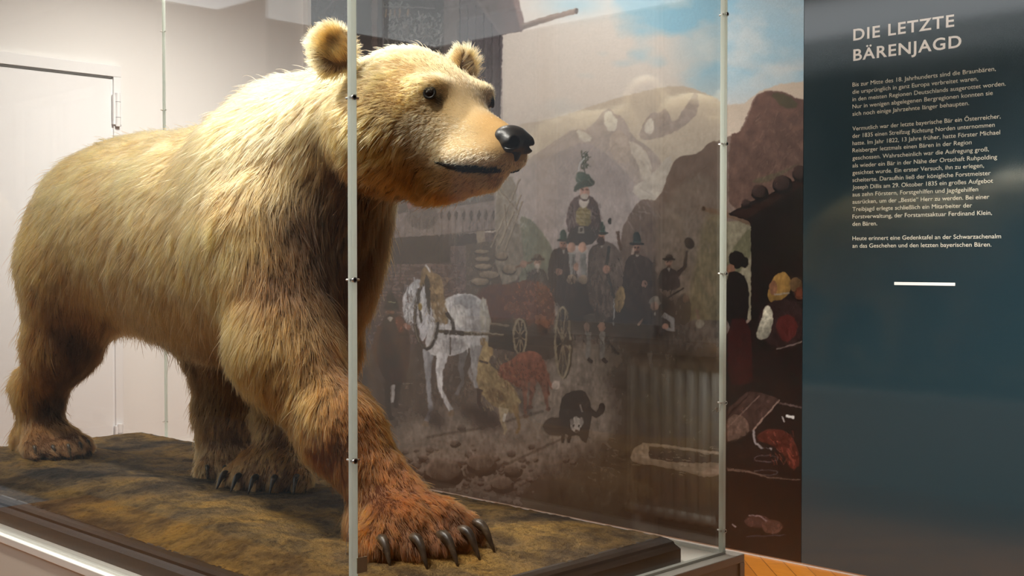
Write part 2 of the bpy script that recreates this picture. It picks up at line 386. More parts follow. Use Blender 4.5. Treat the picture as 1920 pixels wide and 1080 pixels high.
# head
ell((-2.14, M, 1.535), (.160, .170, .160), .06)
ell((-2.15, M, 1.495), (.13, .185, .125), .06)             # cheeks and jowls
ell((-2.035, M, 1.548), (.11, .116, .080), .05)           # brow
cone((-1.99, M, 1.472), (-1.835, M, 1.440), .084, .048, .05)  # snout
ell((-1.93, M, 1.503), (.13, .055, .034), .04, pitch=-.36)    # nose bridge
for s in (-1, 1):
    ell((-1.895, M+s*.030, 1.425), (.105, .046, .036), .03, yaw=-s*.05)   # upper lip pads
    ell((-1.985, M+s*.075, 1.585), (.045, .033, .020), .03)              # brow ridge
    cone((-1.925, M+s*.088, 1.556), (-1.905, M+s*.13, 1.553), .010, .012, .014, sub=True)  # eye hollow
cone((-2.06, M, 1.385), (-1.865, M, 1.376), .052, .024, .03)
MOUTH = [(-1.968, .088, 1.410), (-1.935, .078, 1.400), (-1.90, .068, 1.395), (-1.85, .050, 1.393), (-1.81, .022, 1.394)]
for s in (-1, 1):
    for q in range(4):
        a_, b_ = MOUTH[q], MOUTH[q+1]; cone((a_[0], M+s*a_[1], a_[2]), (b_[0], M+s*b_[1], b_[2]), .006, .007, .006, sub=True)   # lower jaw
# ears
for s in (-1, 1):
    ell((-2.165, M+s*.197, 1.672), (.033, .052, .056), .035, yaw=s*.45)
    ell((-2.122, M+s*.207, 1.680), (.030, .031, .036), .02, yaw=s*.45, sub=True)
# tail
cone((-3.80, M, 1.25), (-3.87, M, 1.15), .05, .03, .05)
# near fore leg, reaching forward
cone((-2.49, 1.67, 1.26), (-2.375, 1.65, 1.00), .135, .108, .09)
cone((-2.39, 1.65, 1.00), (-2.20, 1.675, .82), .112, .080, .07)
cone((-2.20, 1.675, .82), (-2.07, 1.710, .68), .080, .070, .06)
# far fore leg, under the chest
cone((-2.68, 1.95, 1.20), (-2.72, 1.98, .96), .13, .105, .10)
cone((-2.70, 1.99, .96), (-2.87, 1.985, .76), .100, .070, .06)
cone((-2.87, 1.985, .76), (-2.84, 1.935, .655), .070, .062, .05)
# near hind leg, pushing off at the back
cone((-3.58, 1.71, 1.16), (-3.62, 1.685, .95), .155, .105, .10)
cone((-3.62, 1.685, .95), (-3.73, 1.67, .80), .100, .065, .06)
cone((-3.76, 1.665, .80), (-3.73, 1.67, .68), .070, .060, .05)
cone((-3.81, 1.665, .80), (-3.80, 1.67, .70), .045, .038, .05)
# far hind leg, stepping forward under the belly
cone((-3.34, 1.94, 1.22), (-3.11, 1.97, .96), .17, .125, .10)
cone((-3.12, 1.97, .96), (-3.13, 1.975, .76), .125, .095, .07)
cone((-3.13, 1.975, .76), (-3.13, 1.955, .67), .092, .078, .05)
# paws: pad and five toes each, claws remembered for their own meshes
CLAWS = []
def paw(heel, ang, length, width, z0, h, claw, clen):
    dx, dy = math.cos(ang), math.sin(ang); px, py = -dy, dx
    def P(f, l, z): return (heel[0]+dx*f+px*l, heel[1]+dy*f+py*l, z0+z)
    cone(P(.03, 0, h*.62), P(length*.55, 0, h*.50), h*.62, h*.60, .05)
    cone(P(.02, 0, h*.40), P(length*.62, width*.20, h*.36), width*.30, width*.30, .04)
    cone(P(.02, 0, h*.40), P(length*.62, -width*.20, h*.36), width*.30, width*.30, .04)
    for t in (-2, -1, 0, 1, 2):
        l = t*width*.225; f = length*(1.0-.045*t*t); r = width*.115
        a = t*.10
        cone(P(length*.55, l*.85, h*.42), P(f-r*1.2, l*1.05, h*.34), r*1.1, r*1.12, .018)
        cone(P(f-r*1.2, l*1.05, h*.34), P(f, l*1.1, r*.95), r*1.1, r*.92, .018)
        b = P(f+r*.35, l*1.1, r*1.55)
        CLAWS.append((b, ang+a, clen*(1-.05*abs(t)), claw))
paw((-2.10, 1.715), -.14, .235, .245, .578, .100, .0130, .078)
paw((-2.87, 1.990), -1.05, .170, .215, .568, .095, .0100, .066)
paw((-3.81, 1.670), .02, .235, .175, .594, .085, .0075, .035)
paw((-3.20, 1.985), -.30, .220, .180, .568, .085, .0075, .045)

def relax(P, Q, it):
    for _ in range(it):
        acc = np.zeros_like(P); cnt = np.zeros(len(P))
        for a, b in ((0, 1), (1, 2), (2, 3), (3, 0)):
            for i, j in ((a, b), (b, a)):
                for k in range(3): acc[:, k] += np.bincount(Q[:, i], P[Q[:, j], k], len(P))
                cnt += np.bincount(Q[:, i], minlength=len(P))
        P = P*.5 + .5*acc/cnt[:, None]
    return P
def surface(it=1):
    g = openvdb.FloatGrid(); g.copyFromArray(np.ascontiguousarray(D))
    p, q = g.convertToQuads(0.0)
    p = np.asarray(p, float)*VOX + LO; q = np.asarray(q).astype(int)
    return relax(p, q, it), q
pts, quads = surface(2)
BO = np.array([BX, BY, BZ])
def set_grid(lo, hi, vox):
    global VOX, LO, HI, NG, AX, D
    VOX = vox; LO = np.array(lo, float); HI = np.array(hi, float); NG = np.ceil((HI-LO)/VOX).astype(int)
    AX = [LO[k] + VOX*np.arange(NG[k]) for k in range(3)]; D = np.full(tuple(NG), .35, np.float32)
def srgb(c):
    c = np.asarray(c, float)/255.0
    return np.where(c <= .04045, c/12.92, ((c+.055)/1.055)**2.4)
# guides along the coat: place, lay of the hair, length, hair colour, darkened at throat and chest for shade (right side; mirrored for the left)
S2 = [((-1.84, 0, 1.48), (-1, 0, .3), .007, (214, 182, 128)), ((-1.90, .07, 1.45), (-1, .1, .0), .011, (240, 220, 176)),
      ((-1.93, 0, 1.53), (-1, 0, .4), .011, (236, 216, 176)), ((-1.95, .09, 1.47), (-1, .1, -.3), .015, (236, 210, 158)),
      ((-2.03, 0, 1.63), (-1, 0, .6), .018, (206, 172, 116)), ((-2.02, .12, 1.56), (-1, .3, .1), .018, (190, 150, 88)),
      ((-2.16, 0, 1.70), (-1, 0, 0), .028, (226, 200, 152)), ((-2.12, .14, 1.62), (-1, .2, -.3), .026, (208, 174, 118)),
      ((-2.10, .18, 1.50), (-.75, .3, -.7), .034, (196, 156, 94)), ((-2.06, .15, 1.44), (-.75, .2, -.7), .034, (186, 138, 72)),
      ((-2.05, .10, 1.37), (-.8, .2, -.8), .028, (160, 108, 50)), ((-1.90, .04, 1.345), (-1, 0, -.4), .016, (190, 132, 62)),
      ((-1.98, 0, 1.33), (-1, 0, -.5), .028, (150, 98, 42)),
      ((-2.18, .08, 1.30), (-.4, .1, -1), .050, (62, 36, 16)), ((-2.24, 0, 1.30), (-.4, 0, -1), .050, (50, 28, 12)), ((-2.22, .15, 1.36), (-.5, .1, -1), .050, (116, 78, 38)),  # throat brown, deepened by painted shade
      ((-2.40, 0, 1.69), (-1, 0, 0), .045, (226, 200, 158)), ((-2.36, .18, 1.56), (-.6, .2, -.8), .055, (204, 174, 124)),
      ((-2.38, .22, 1.42), (-.35, .1, -1), .055, (188, 154, 106)), ((-2.55, .26, 1.50), (-.6, .2, -.8), .055, (208, 176, 122)),
      ((-2.50, .28, 1.25), (-.2, 0, -1), .055, (206, 164, 102)), ((-2.70, .25, 1.45), (-.7, .1, -.7), .05, (206, 172, 118)),
      ((-2.60, 0, 1.70), (-1, 0, 0), .045, (230, 204, 160)),
      ((-2.95, 0, 1.58), (-1, 0, -.1), .040, (232, 200, 142)), ((-3.35, 0, 1.58), (-1, 0, -.2), .040, (230, 194, 132)),
      ((-3.65, 0, 1.50), (-1, 0, -.7), .040, (216, 174, 108)), ((-3.84, 0, 1.25), (-.3, 0, -1), .045, (190, 142, 78)),
      ((-3.00, .20, 1.45), (-.75, .2, -.65), .045, (214, 178, 118)), ((-3.40, .20, 1.45), (-.75, .2, -.65), .045, (212, 172, 108)),
      ((-2.85, .29, 1.25), (-.45, 0, -.9), .050, (196, 156, 100)), ((-3.20, .29, 1.25), (-.45, 0, -.9), .050, (198, 156, 94)),
      ((-3.55, .26, 1.25), (-.45, 0, -.9), .050, (196, 150, 84)), ((-2.90, .27, 1.05), (-.25, 0, -1), .060, (180, 138, 84)),
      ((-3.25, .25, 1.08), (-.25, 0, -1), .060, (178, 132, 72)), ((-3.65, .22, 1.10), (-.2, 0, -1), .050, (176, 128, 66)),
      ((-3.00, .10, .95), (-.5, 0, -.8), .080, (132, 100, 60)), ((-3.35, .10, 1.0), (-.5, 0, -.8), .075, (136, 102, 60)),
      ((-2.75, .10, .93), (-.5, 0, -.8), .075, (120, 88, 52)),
      ((-2.36, .08, 1.18), (0, 0, -1), .055, (42, 24, 11)), ((-2.42, .05, 1.0), (-.2, 0, -1), .060, (46, 28, 14)), ((-2.40, .14, 1.30), (0, 0, -1), .055, (52, 30, 14)),  # chest colours darkened further to paint in its shade
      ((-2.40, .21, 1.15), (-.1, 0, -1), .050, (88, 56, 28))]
GUIDE = []
for p, d, l, c in S2:
    for s in ((-1, 1) if p[1] else (1,)):
        GUIDE.append(((p[0], M+s*p[1], p[2]), (d[0], s*d[1], d[2]), l, c))
# legs are posed each for itself, some colours darkened for shade
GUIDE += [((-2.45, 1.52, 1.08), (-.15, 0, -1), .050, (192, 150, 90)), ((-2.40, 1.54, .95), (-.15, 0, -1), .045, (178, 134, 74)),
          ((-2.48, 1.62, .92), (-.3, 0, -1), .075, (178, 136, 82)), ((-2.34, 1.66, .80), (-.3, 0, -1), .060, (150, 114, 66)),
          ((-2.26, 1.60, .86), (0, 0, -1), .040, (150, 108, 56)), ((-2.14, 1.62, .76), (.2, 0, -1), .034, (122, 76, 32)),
          ((-2.10, 1.68, .80), (.3, 0, -1), .030, (112, 62, 16)), ((-2.22, 1.72, .95), (.1, 0, -1), .035, (96, 60, 26)),  # rust, darkened further on the side away from the lamps
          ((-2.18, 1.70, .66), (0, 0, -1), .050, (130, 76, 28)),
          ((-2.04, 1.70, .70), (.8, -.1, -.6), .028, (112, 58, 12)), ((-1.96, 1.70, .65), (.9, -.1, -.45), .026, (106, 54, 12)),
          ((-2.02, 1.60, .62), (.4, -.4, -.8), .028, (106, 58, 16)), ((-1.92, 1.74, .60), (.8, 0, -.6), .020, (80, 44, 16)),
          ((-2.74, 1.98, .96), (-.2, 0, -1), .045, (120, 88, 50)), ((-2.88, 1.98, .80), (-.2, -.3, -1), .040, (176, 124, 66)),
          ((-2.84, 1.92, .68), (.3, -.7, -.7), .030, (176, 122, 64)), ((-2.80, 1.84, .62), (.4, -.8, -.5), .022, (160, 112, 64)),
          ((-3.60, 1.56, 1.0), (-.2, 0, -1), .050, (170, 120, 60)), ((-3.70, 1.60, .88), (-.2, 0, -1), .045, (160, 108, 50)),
          ((-3.80, 1.62, .78), (-.1, 0, -1), .045, (176, 116, 48)), ((-3.60, 1.68, .90), (0, 0, -1), .035, (50, 36, 24)), ((-3.52, 1.68, 1.02), (-.1, 0, -1), .040, (64, 46, 30)),  # near-black colours paint the shade on the hind leg's front
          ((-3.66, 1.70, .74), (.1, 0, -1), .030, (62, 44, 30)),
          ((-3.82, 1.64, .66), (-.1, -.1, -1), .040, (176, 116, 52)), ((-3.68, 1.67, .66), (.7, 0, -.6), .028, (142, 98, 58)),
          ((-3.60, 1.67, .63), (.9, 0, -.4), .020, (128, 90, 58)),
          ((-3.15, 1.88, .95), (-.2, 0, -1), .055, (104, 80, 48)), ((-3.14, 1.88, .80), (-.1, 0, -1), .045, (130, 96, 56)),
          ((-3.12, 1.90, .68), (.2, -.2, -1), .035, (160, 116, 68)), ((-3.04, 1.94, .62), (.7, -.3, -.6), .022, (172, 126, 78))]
GP = np.array([g[0] for g in GUIDE]); GD = np.array([g[1] for g in GUIDE], float); GD /= np.linalg.norm(GD, axis=1)[:, None]
GL = np.array([g[2] for g in GUIDE]); GC = srgb([g[3] for g in GUIDE])
EARC = np.array([[-2.16, M+s*.197, 1.667] for s in (-1, 1)])
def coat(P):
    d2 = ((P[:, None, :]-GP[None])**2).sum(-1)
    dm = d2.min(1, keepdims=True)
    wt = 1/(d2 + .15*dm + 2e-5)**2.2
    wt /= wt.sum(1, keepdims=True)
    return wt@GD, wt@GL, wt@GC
def h3(i, s):
    h = (i[..., 0]*73856093) ^ (i[..., 1]*19349663) ^ (i[..., 2]*83492791) ^ (s*2654435)
    h = h & 0xffffffff; h = ((h ^ (h >> 13))*1274126177) & 0xffffffff; h = (h ^ (h >> 16))
    return (h & 0xffff)/65535.0
def n3(P, sc, s=0):
    Q = P*sc; i = np.floor(Q).astype(np.int64); f = Q-i; f = f*f*(3-2*f); r = 0
    for a in (0, 1):
        for b in (0, 1):
            for c in (0, 1):
                wgt = (f[:, 0] if a else 1-f[:, 0])*(f[:, 1] if b else 1-f[:, 1])*(f[:, 2] if c else 1-f[:, 2])
                r = r + wgt*h3(i+np.array([a, b, c]), s)
    return r
def worley(P, cell):
    """nearest jittered tuft centre and an id for it"""
    Q = P/cell; i = np.floor(Q).astype(np.int64); best = np.full(len(P), 9.0); cen = np.zeros_like(P); tid = np.zeros(len(P))
    for a in (-1, 0, 1):
        for b in (-1, 0, 1):
            for c in (-1, 0, 1):
                j = i+np.array([a, b, c]); q = j + np.stack([h3(j, 1), h3(j, 2), h3(j, 3)], -1)
                d = ((q-Q)**2).sum(-1); m = d < best; best[m] = d[m]; cen[m] = q[m]*cell; tid[m] = h3(j, 4)[m]
    return cen, tid

# body mesh: bare hide under the coat, dark where nose leather, lips and lids are
me = bpy.data.meshes.new('body'); me.from_pydata((pts-BO).tolist(), [], quads.tolist()); me.update(); me.shade_smooth()
body = bpy.data.objects.new('body', me); C.objects.link(body); body.parent = bear
_, _, bc = coat(pts)
bc = bc*(.42 + .45*np.clip(1-coat(pts)[1]/.024, 0, 1))[:, None]*np.array([1.05, .9, .72])
mp = np.array([(a, M+s*b, c) for s in (-1, 1) for a, b, c in MOUTH])
def seg_dist(P, A):
    best = np.full(len(P), 9.0)
    for k in range(len(A)-1):
        a, b = A[k], A[k+1]; ab = b-a; t = np.clip(((P-a)@ab)/(ab@ab), 0, 1)
        best = np.minimum(best, np.linalg.norm(P-a-t[:, None]*ab, axis=1))
    return best
EYE = [np.array([-1.936, M+s*.086, 1.552]) for s in (-1, 1)]
mdist = lambda P: np.minimum(seg_dist(P, mp[:5]), seg_dist(P, mp[5:]))
dk = np.minimum(mdist(pts)-.012, np.minimum(np.linalg.norm(pts-EYE[0], axis=1), np.linalg.norm(pts-EYE[1], axis=1))-.015)
dk = np.clip(1-np.maximum(dk, 0)/.008, 0, 1)[:, None]
bc = bc*(1-dk) + np.array([.012, .008, .006])*dk
ca = me.color_attributes.new('hide', 'FLOAT_COLOR', 'POINT')
ca.data.foreach_set('color', np.concatenate([bc, np.ones((len(bc), 1))], 1).astype(np.float32).ravel())
def hide_build(n, b):
    a = nd(n, 'ShaderNodeAttribute', attribute_name='hide'); n.links.new(a.outputs[0], b.inputs['Base Color'])
    bump(n, b, noise(n, objcoord(n), 140, 3), .3, .002)
me.materials.append(mat('bear_hide', rough=.8, spec=.2, build=hide_build))

# fur: strands rooted all over the hide
rng = np.random.default_rng(11)
NH = 520000
vn = np.zeros(len(pts)*3); me.vertices.foreach_get('normal', vn); vn = vn.reshape(-1, 3)
tri = np.concatenate([quads[:, [0, 1, 2]], quads[:, [0, 2, 3]]])
A, B_, C_ = pts[tri[:, 0]], pts[tri[:, 1]], pts[tri[:, 2]]
area = np.linalg.norm(np.cross(B_-A, C_-A), axis=1)*.5
ct = (A+B_+C_)/3
_, lt, _ = coat(ct)
dens = np.clip(.045/np.maximum(lt, .008), .8, 3.2)
dens = dens*np.where(ct[:, 1] > M+.12, .55, 1.0)*np.where(ct[:, 0] > -2.25, 1.35, 1.0)
wgt = area*dens; wgt /= wgt.sum()
ti = rng.choice(len(tri), NH, p=wgt); u = rng.random(NH); v = rng.random(NH); fl = u+v > 1; u[fl] = 1-u[fl]; v[fl] = 1-v[fl]
P0 = A[ti] + (B_[ti]-A[ti])*u[:, None] + (C_[ti]-A[ti])*v[:, None]
N0 = vn[tri[ti, 0]]*(1-u-v)[:, None] + vn[tri[ti, 1]]*u[:, None] + vn[tri[ti, 2]]*v[:, None]
N0 /= np.linalg.norm(N0, axis=1)[:, None]
NOSE = np.array([-1.800, M, 1.455])
keep = (mdist(P0) > .010) & (np.linalg.norm((P0-NOSE)/np.array([.042, .045, .040]), axis=1) > 1.0)
for e_ in EYE: keep &= np.linalg.norm(P0-e_, axis=1) > .0175
for b, a, l, r in CLAWS: keep &= np.linalg.norm(P0-np.array(b), axis=1) > r*.9
keep &= ~((P0[:, 2] < .60) & (N0[:, 2] < -.5))
P0, N0 = P0[keep], N0[keep]; NH = len(P0)
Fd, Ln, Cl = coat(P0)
lift = np.full(NH, .22)
# ears: hair stands out round the rim, darker inside the cup
for k, s in enumerate((-1, 1)):
    q = P0-EARC[k]; near = (np.linalg.norm(q/np.array([.075, .085, .085]), axis=1) < 1) & (P0[:, 2] > 1.625)
    out = q.copy(); out[:, 0] -= .02; out /= np.linalg.norm(out, axis=1)[:, None]+1e-9
    Fd[near] = out[near]*.9 + np.array([-.15, s*.1, .25]); Ln[near] = .021; lift[near] = .45
    inner = near & (np.linalg.norm(P0-(EARC[k]+np.array([.035, s*.008, .006])), axis=1) < .042)
    Ln[inner] = .034; Cl[near] = srgb((222, 192, 140)); Cl[inner] = srgb((186, 152, 104)); Fd[inner] = np.array([.2, s*.4, .3]); lift[inner] = .3
T = Fd - N0*(Fd*N0).sum(1)[:, None]; T /= np.linalg.norm(T, axis=1)[:, None]+1e-9
wob = np.stack([n3(P0, 26, 5), n3(P0, 26, 6), n3(P0, 26, 7)], -1)-.5
T = T + wob*.75 + rng.normal(0, .10, (NH, 3)); T -= N0*(T*N0).sum(1)[:, None]; T /= np.linalg.norm(T, axis=1)[:, None]+1e-9
cen, tid = worley(P0, np.float64(.016)); cen2, tid2 = worley(P0+.5, np.float64(.055))
Ln = Ln*(.75+.5*rng.random(NH))*np.where(Ln > .02, .80+.4*tid, 1)
stray = rng.random(NH) < .02; Ln[stray] *= 1.2; lift[stray] += .2
short = np.clip(Ln/.035, .12, 1)
lift = lift*(.7+.6*rng.random(NH))*np.where(Ln > .02, .7+.6*tid, 1)
K = 6; W = np.zeros((NH, K, 3)); W[:, 0] = P0-N0*.002; cur = W[:, 0].copy()
cvec = cen-P0; cvec -= N0*(cvec*N0).sum(1)[:, None]
curl = rng.normal(0, .18, (NH, 3))
for k in range(1, K):
    t = k/(K-1); lf = (lift*(1.35-.9*t))[:, None]
    d = T*(1-lf*.5) + N0*lf + np.array([0, 0, -.22*t]) + curl*t*.8
    d /= np.linalg.norm(d, axis=1)[:, None]
    cur = cur + d*(Ln/(K-1))[:, None]
    W[:, k] = cur + cvec*((.62*t**1.3)*short**1.5)[:, None]
rad = np.zeros((NH, K)); base_r = (.00042 + .00010*rng.random(NH))*np.clip(Ln/.03, .62, 1.12)
rad[:] = base_r[:, None]*np.array([1, 1.05, 1, .85, .6, .2])[None]
var = (.80+.40*rng.random(NH))*(1-.20*short+.40*short*tid)*(.84+.32*tid2)*(.82+.36*n3(P0, 9, 8))
warm = (n3(P0, 14, 12)-.5)*.35
Cl = Cl*np.array([1.08, .87, .64])*var[:, None]*np.stack([1+0*warm, 1-warm*.30, 1-warm*.9], -1)
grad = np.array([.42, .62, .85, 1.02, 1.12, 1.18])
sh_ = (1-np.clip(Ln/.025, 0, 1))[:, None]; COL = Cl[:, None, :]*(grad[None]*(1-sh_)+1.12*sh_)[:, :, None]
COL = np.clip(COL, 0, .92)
W = W - BO
hc = bpy.data.hair_curves.new('fur'); hc.add_curves([K]*NH)
hc.attributes['position'].data.foreach_set('vector', W.astype(np.float32).ravel())
ra = hc.attributes.get('radius') or hc.attributes.new('radius', 'FLOAT', 'POINT'); ra.data.foreach_set('value', rad.astype(np.float32).ravel())
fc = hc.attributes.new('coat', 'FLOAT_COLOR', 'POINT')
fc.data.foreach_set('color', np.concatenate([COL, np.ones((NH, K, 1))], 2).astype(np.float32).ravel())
fm = bpy.data.materials.new('bear_fur'); fm.use_nodes = True; n = fm.node_tree
n.nodes.remove(n.nodes['Principled BSDF'])
hb = n.nodes.new('ShaderNodeBsdfHairPrincipled'); hb.parametrization = 'COLOR'
hb.inputs['Roughness'].default_value = .42; hb.inputs['Radial Roughness'].default_value = .55
at = nd(n, 'ShaderNodeAttribute', attribute_name='coat'); n.links.new(at.outputs[0], hb.inputs['Color'])
n.links.new(hb.outputs[0], n.nodes['Material Output'].inputs[0])
hc.materials.append(fm)
fur = bpy.data.objects.new('fur', hc); C.objects.link(fur); fur.parent = bear; fur['kind'] = 'stuff'

# eyes, lids, nose leather, lips, claws
eyem = mat('glass_eye_dark_brown', (.008, .004, .002), .05, spec=.5); skin = mat('black_wet_leather', (.014, .011, .009), .38, spec=.4, build=lambda n, b: bump(n, b, noise(n, objcoord(n), 260, 3), .35, .001))
def uv_sphere(c, r, seg=24):
    v = []; f = []
    for i in range(seg//2+1):
        th = math.pi*i/(seg//2)
        for j in range(seg):
            ph = 2*math.pi*j/seg; v.append((c[0]+r*math.sin(th)*math.cos(ph), c[1]+r*math.sin(th)*math.sin(ph), c[2]+r*math.cos(th)))
    for i in range(seg//2):
        for j in range(seg):
            f.append((i*seg+j, i*seg+(j+1) % seg, (i+1)*seg+(j+1) % seg, (i+1)*seg+j))
    return v, f
from mathutils.bvhtree import BVHTree
bvh = BVHTree.FromPolygons([tuple(p) for p in pts], [tuple(int(i) for i in q) for q in quads])
for k, s in enumerate((-1, 1)):
    ec = Vector(EYE[k]); loc, nor, _, _ = bvh.find_nearest(ec + Vector((.004, s*.03, 0)))
    ax = Vector((.55, s*.80, .12)).normalized()
    c = loc - ax*.0040
    v, f = uv_sphere((0, 0, 0), .0135); eo = mesh_obj('eye', v, f, eyem, bear, True, tuple(c-Vector(BO)))
    tx = ax.orthogonal().normalized(); ty = ax.cross(tx)
    pl_ = [c + ax*.0075 + (tx*math.cos(a_) + ty*math.sin(a_))*.0118 for a_ in np.linspace(0, 2*math.pi, 25)]
    lid = MB().tube([tuple(p-c) for p in pl_], .0034, 8, cap=False).build('eyelid', skin, eo, True)
set_grid((-1.88, M-.07, 1.36), (-1.73, M+.07, 1.53), .0022)
ell((-1.802, M, 1.464), (.036, .041, .027), .01)
ell((-1.787, M, 1.453), (.024, .030, .024), .012)
ell((-1.795, M, 1.428), (.016, .014, .018), .010)
for s in (-1, 1):
    ell((-1.780, M+s*.024, 1.450), (.022, .018, .021), .008)
    ell((-1.764, M+s*.027, 1.450), (.015, .0095, .0115), .004, yaw=s*.9, sub=True)
    cone((-1.768, M+s*.032, 1.444), (-1.795, M+s*.046, 1.441), .0065, .003, .004, sub=True)
cone((-1.762, M, 1.452), (-1.765, M, 1.405), .0022, .0022, .004, sub=True)
npv, nq_ = surface(1)
mesh_obj('nose', npv-BO, nq_.tolist(), skin, bear, True)
lipm = mat('black_lip_skin', (.008, .006, .005), .8, spec=.1)
for s in (-1, 1):
    up = []; 
    for a_, b_, c_ in MOUTH:
        loc, nor, _, _ = bvh.find_nearest(Vector((a_, M+s*(b_+.01), c_-.004))); up.append(tuple(loc-Vector(BO)-nor*.0015))
    MB().tube(up, [.003, .0055, .007, .009, .0075], 10).build('lip', lipm, bear, True)
def claw_build(n, b):
    v = objcoord(n); r = ramp(n, noise(n, v, 60, 4), [(.35, (.020, .013, .008)), (.6, (.07, .045, .026)), (.8, (.20, .15, .09))]); n.links.new(r, b.inputs['Base Color'])
clawm = mat('claw_horn', rough=.38, build=claw_build)
for b, a, l, r in CLAWS:
    dx, dy = math.cos(a), math.sin(a); P = []; R_ = []; base = np.array(b)
    gz = float(ground(b[0]+dx*l*.8, b[1]+dy*l*.8))
    drop = max(.006, b[2]-gz+.001)
    for k in range(9):
        t = k/8; P.append(tuple(base + np.array([dx*(l*(t*1.05-.12*t*t)-.012), dy*(l*(t*1.05-.12*t*t)-.012), .010*math.sin(math.pi*min(1, t*1.3)) - drop*t**2.2])-BO)); R_.append(r*(1-.86*t**1.5))
    MB().tube(P, R_, 10).build('claw', clawm, bear, True)
# ------------------------------------------------------------------ the printed mural
# The print is drawn on a canvas of 1 unit per printed dot; `to_canvas` carries a place on the wall to that canvas.
MX0, MX1, MZ0, MZ1, MT = LEFT_X+.047, -2.487, .012, 2.90, .008
MYF = WALL_Y - MT
CX0, CY0, CW, CH = 560, -60, 970, 1150
IMG = np.zeros((CH, CW, 3), np.float32)
YY, XX = np.mgrid[0:CH, 0:CW].astype(np.float32); XX += CX0; YY += CY0
prng = np.random.default_rng(5)
def cnoise(sx, sy, o=4, s=0):
    return fbm(XX/sx, YY/sy, o, s).astype(np.float32)
def smooth_poly(p, it=2):
    p = [np.array(q, float) for q in p]
    for _ in range(it):
        r = []
        for i in range(len(p)):
            a, b = p[i], p[(i+1) % len(p)]; r += [a*.75+b*.25, a*.25+b*.75]
        p = r
    return p
def mask_poly(p, soft=.8):
    mg = 3+int(soft*2.5 if soft > 3 else 0); p = np.array(p, float); x0, y0 = np.floor(p.min(0)-mg).astype(int); x1, y1 = np.ceil(p.max(0)+mg).astype(int)
    x0 = max(x0, CX0); y0 = max(y0, CY0); x1 = min(x1, CX0+CW-1); y1 = min(y1, CY0+CH-1)
    if x1 <= x0 or y1 <= y0: return None
    gx_ = np.arange(x0, x1)[None, :]; gy_ = np.arange(y0, y1)[:, None]; acc = 0
    for ox, oy in ((.25, .25), (.75, .25), (.25, .75), (.75, .75)):
        x = gx_+ox; y = gy_+oy; ins = np.zeros((y1-y0, x1-x0), bool)
        for i in range(len(p)):
            xa, ya = p[i]; xb, yb = p[(i+1) % len(p)]
            if ya == yb: continue
            ins ^= ((ya > y) != (yb > y)) & (x < (xb-xa)*(y-ya)/(yb-ya)+xa)
        acc = acc+ins
    m = (acc/4).astype(np.float32)
    if soft > 3:
        r = int(soft)
        for _ in range(3):
            for ax in (0, 1):
                c = np.cumsum(np.concatenate([np.repeat(np.take(m, [0], ax), r+1, ax), m, np.repeat(np.take(m, [-1], ax), r, ax)], ax), ax)
                n_ = m.shape[ax]; m = (np.take(c, np.arange(2*r+1, 2*r+1+n_), ax)-np.take(c, np.arange(0, n_), ax))/(2*r+1)
    for _ in range(int(soft) if soft <= 3 else 0):
        q = np.pad(m, 1, mode='edge'); m = (q[:-2, 1:-1]+q[2:, 1:-1]+q[1:-1, :-2]+q[1:-1, 2:]+4*q[1:-1, 1:-1])/8
    return slice(y0-CY0, y1-CY0), slice(x0-CX0, x1-CX0), m
def fill(p, col, soft=1, alpha=1.0, var=.10, sc=9, smooth=1, shade=None):
    if smooth: p = smooth_poly(p, smooth)
    r = mask_poly(p, soft)
    if r is None: return
    sy, sx, m = r; c = np.array(col, np.float32)[None, None]
    t = 1 + var*2*(fbm(XX[sy, sx]/sc, YY[sy, sx]/sc, 3, int(col[0])) - .47)[..., None]
    if shade:   # painted modelling of the form, across (dx, dy)
        dx, dy, am = shade; u = (XX[sy, sx]*dx + YY[sy, sx]*dy); u = (u-u.min())/(u.max()-u.min()+1e-6); t = t*(1+am*(u-.5))[..., None]
    IMG[sy, sx] = IMG[sy, sx]*(1-m[..., None]*alpha) + np.clip(c*t, 0, 255)*m[..., None]*alpha
def oval(cx, cy, rx, ry, col, rot=0, **k):
    a = np.linspace(0, 2*math.pi, 20, endpoint=False); cr, sr = math.cos(rot), math.sin(rot)
    fill([(cx+rx*math.cos(t)*cr-ry*math.sin(t)*sr, cy+rx*math.cos(t)*sr+ry*math.sin(t)*cr) for t in a], col, smooth=0, **k)
def line(pts_, w, col, **k):
    w_ = w if isinstance(w, (list, tuple)) else [w]*len(pts_); P = [np.array(p, float) for p in pts_]; L, R_ = [], []
    for i, p in enumerate(P):
        d = P[min(i+1, len(P)-1)]-P[max(i-1, 0)]; d /= np.linalg.norm(d)+1e-9; n_ = np.array([-d[1], d[0]])*w_[i]/2; L.append(p+n_); R_.append(p-n_)
    k.setdefault('smooth', 0); k.setdefault('var', .06); fill(L+R_[::-1], col, **k)
def ring(cx, cy, rx, ry, w, col):
    a = np.linspace(0, 2*math.pi, 29); line([(cx+rx*math.cos(t), cy+ry*math.sin(t)) for t in a], w, col)
def strokes(x0, y0, x1, y1, nn, ln, ang, w, cols, alpha=.6, jit=.3):
    for _ in range(nn):
        x = prng.uniform(x0, x1); y = prng.uniform(y0, y1); a = ang+prng.normal(0, jit); l = ln*prng.uniform(.5, 1.3)
        line([(x, y), (x+l*math.cos(a), y+l*math.sin(a))], w, cols[prng.integers(len(cols))], alpha=alpha, soft=0)
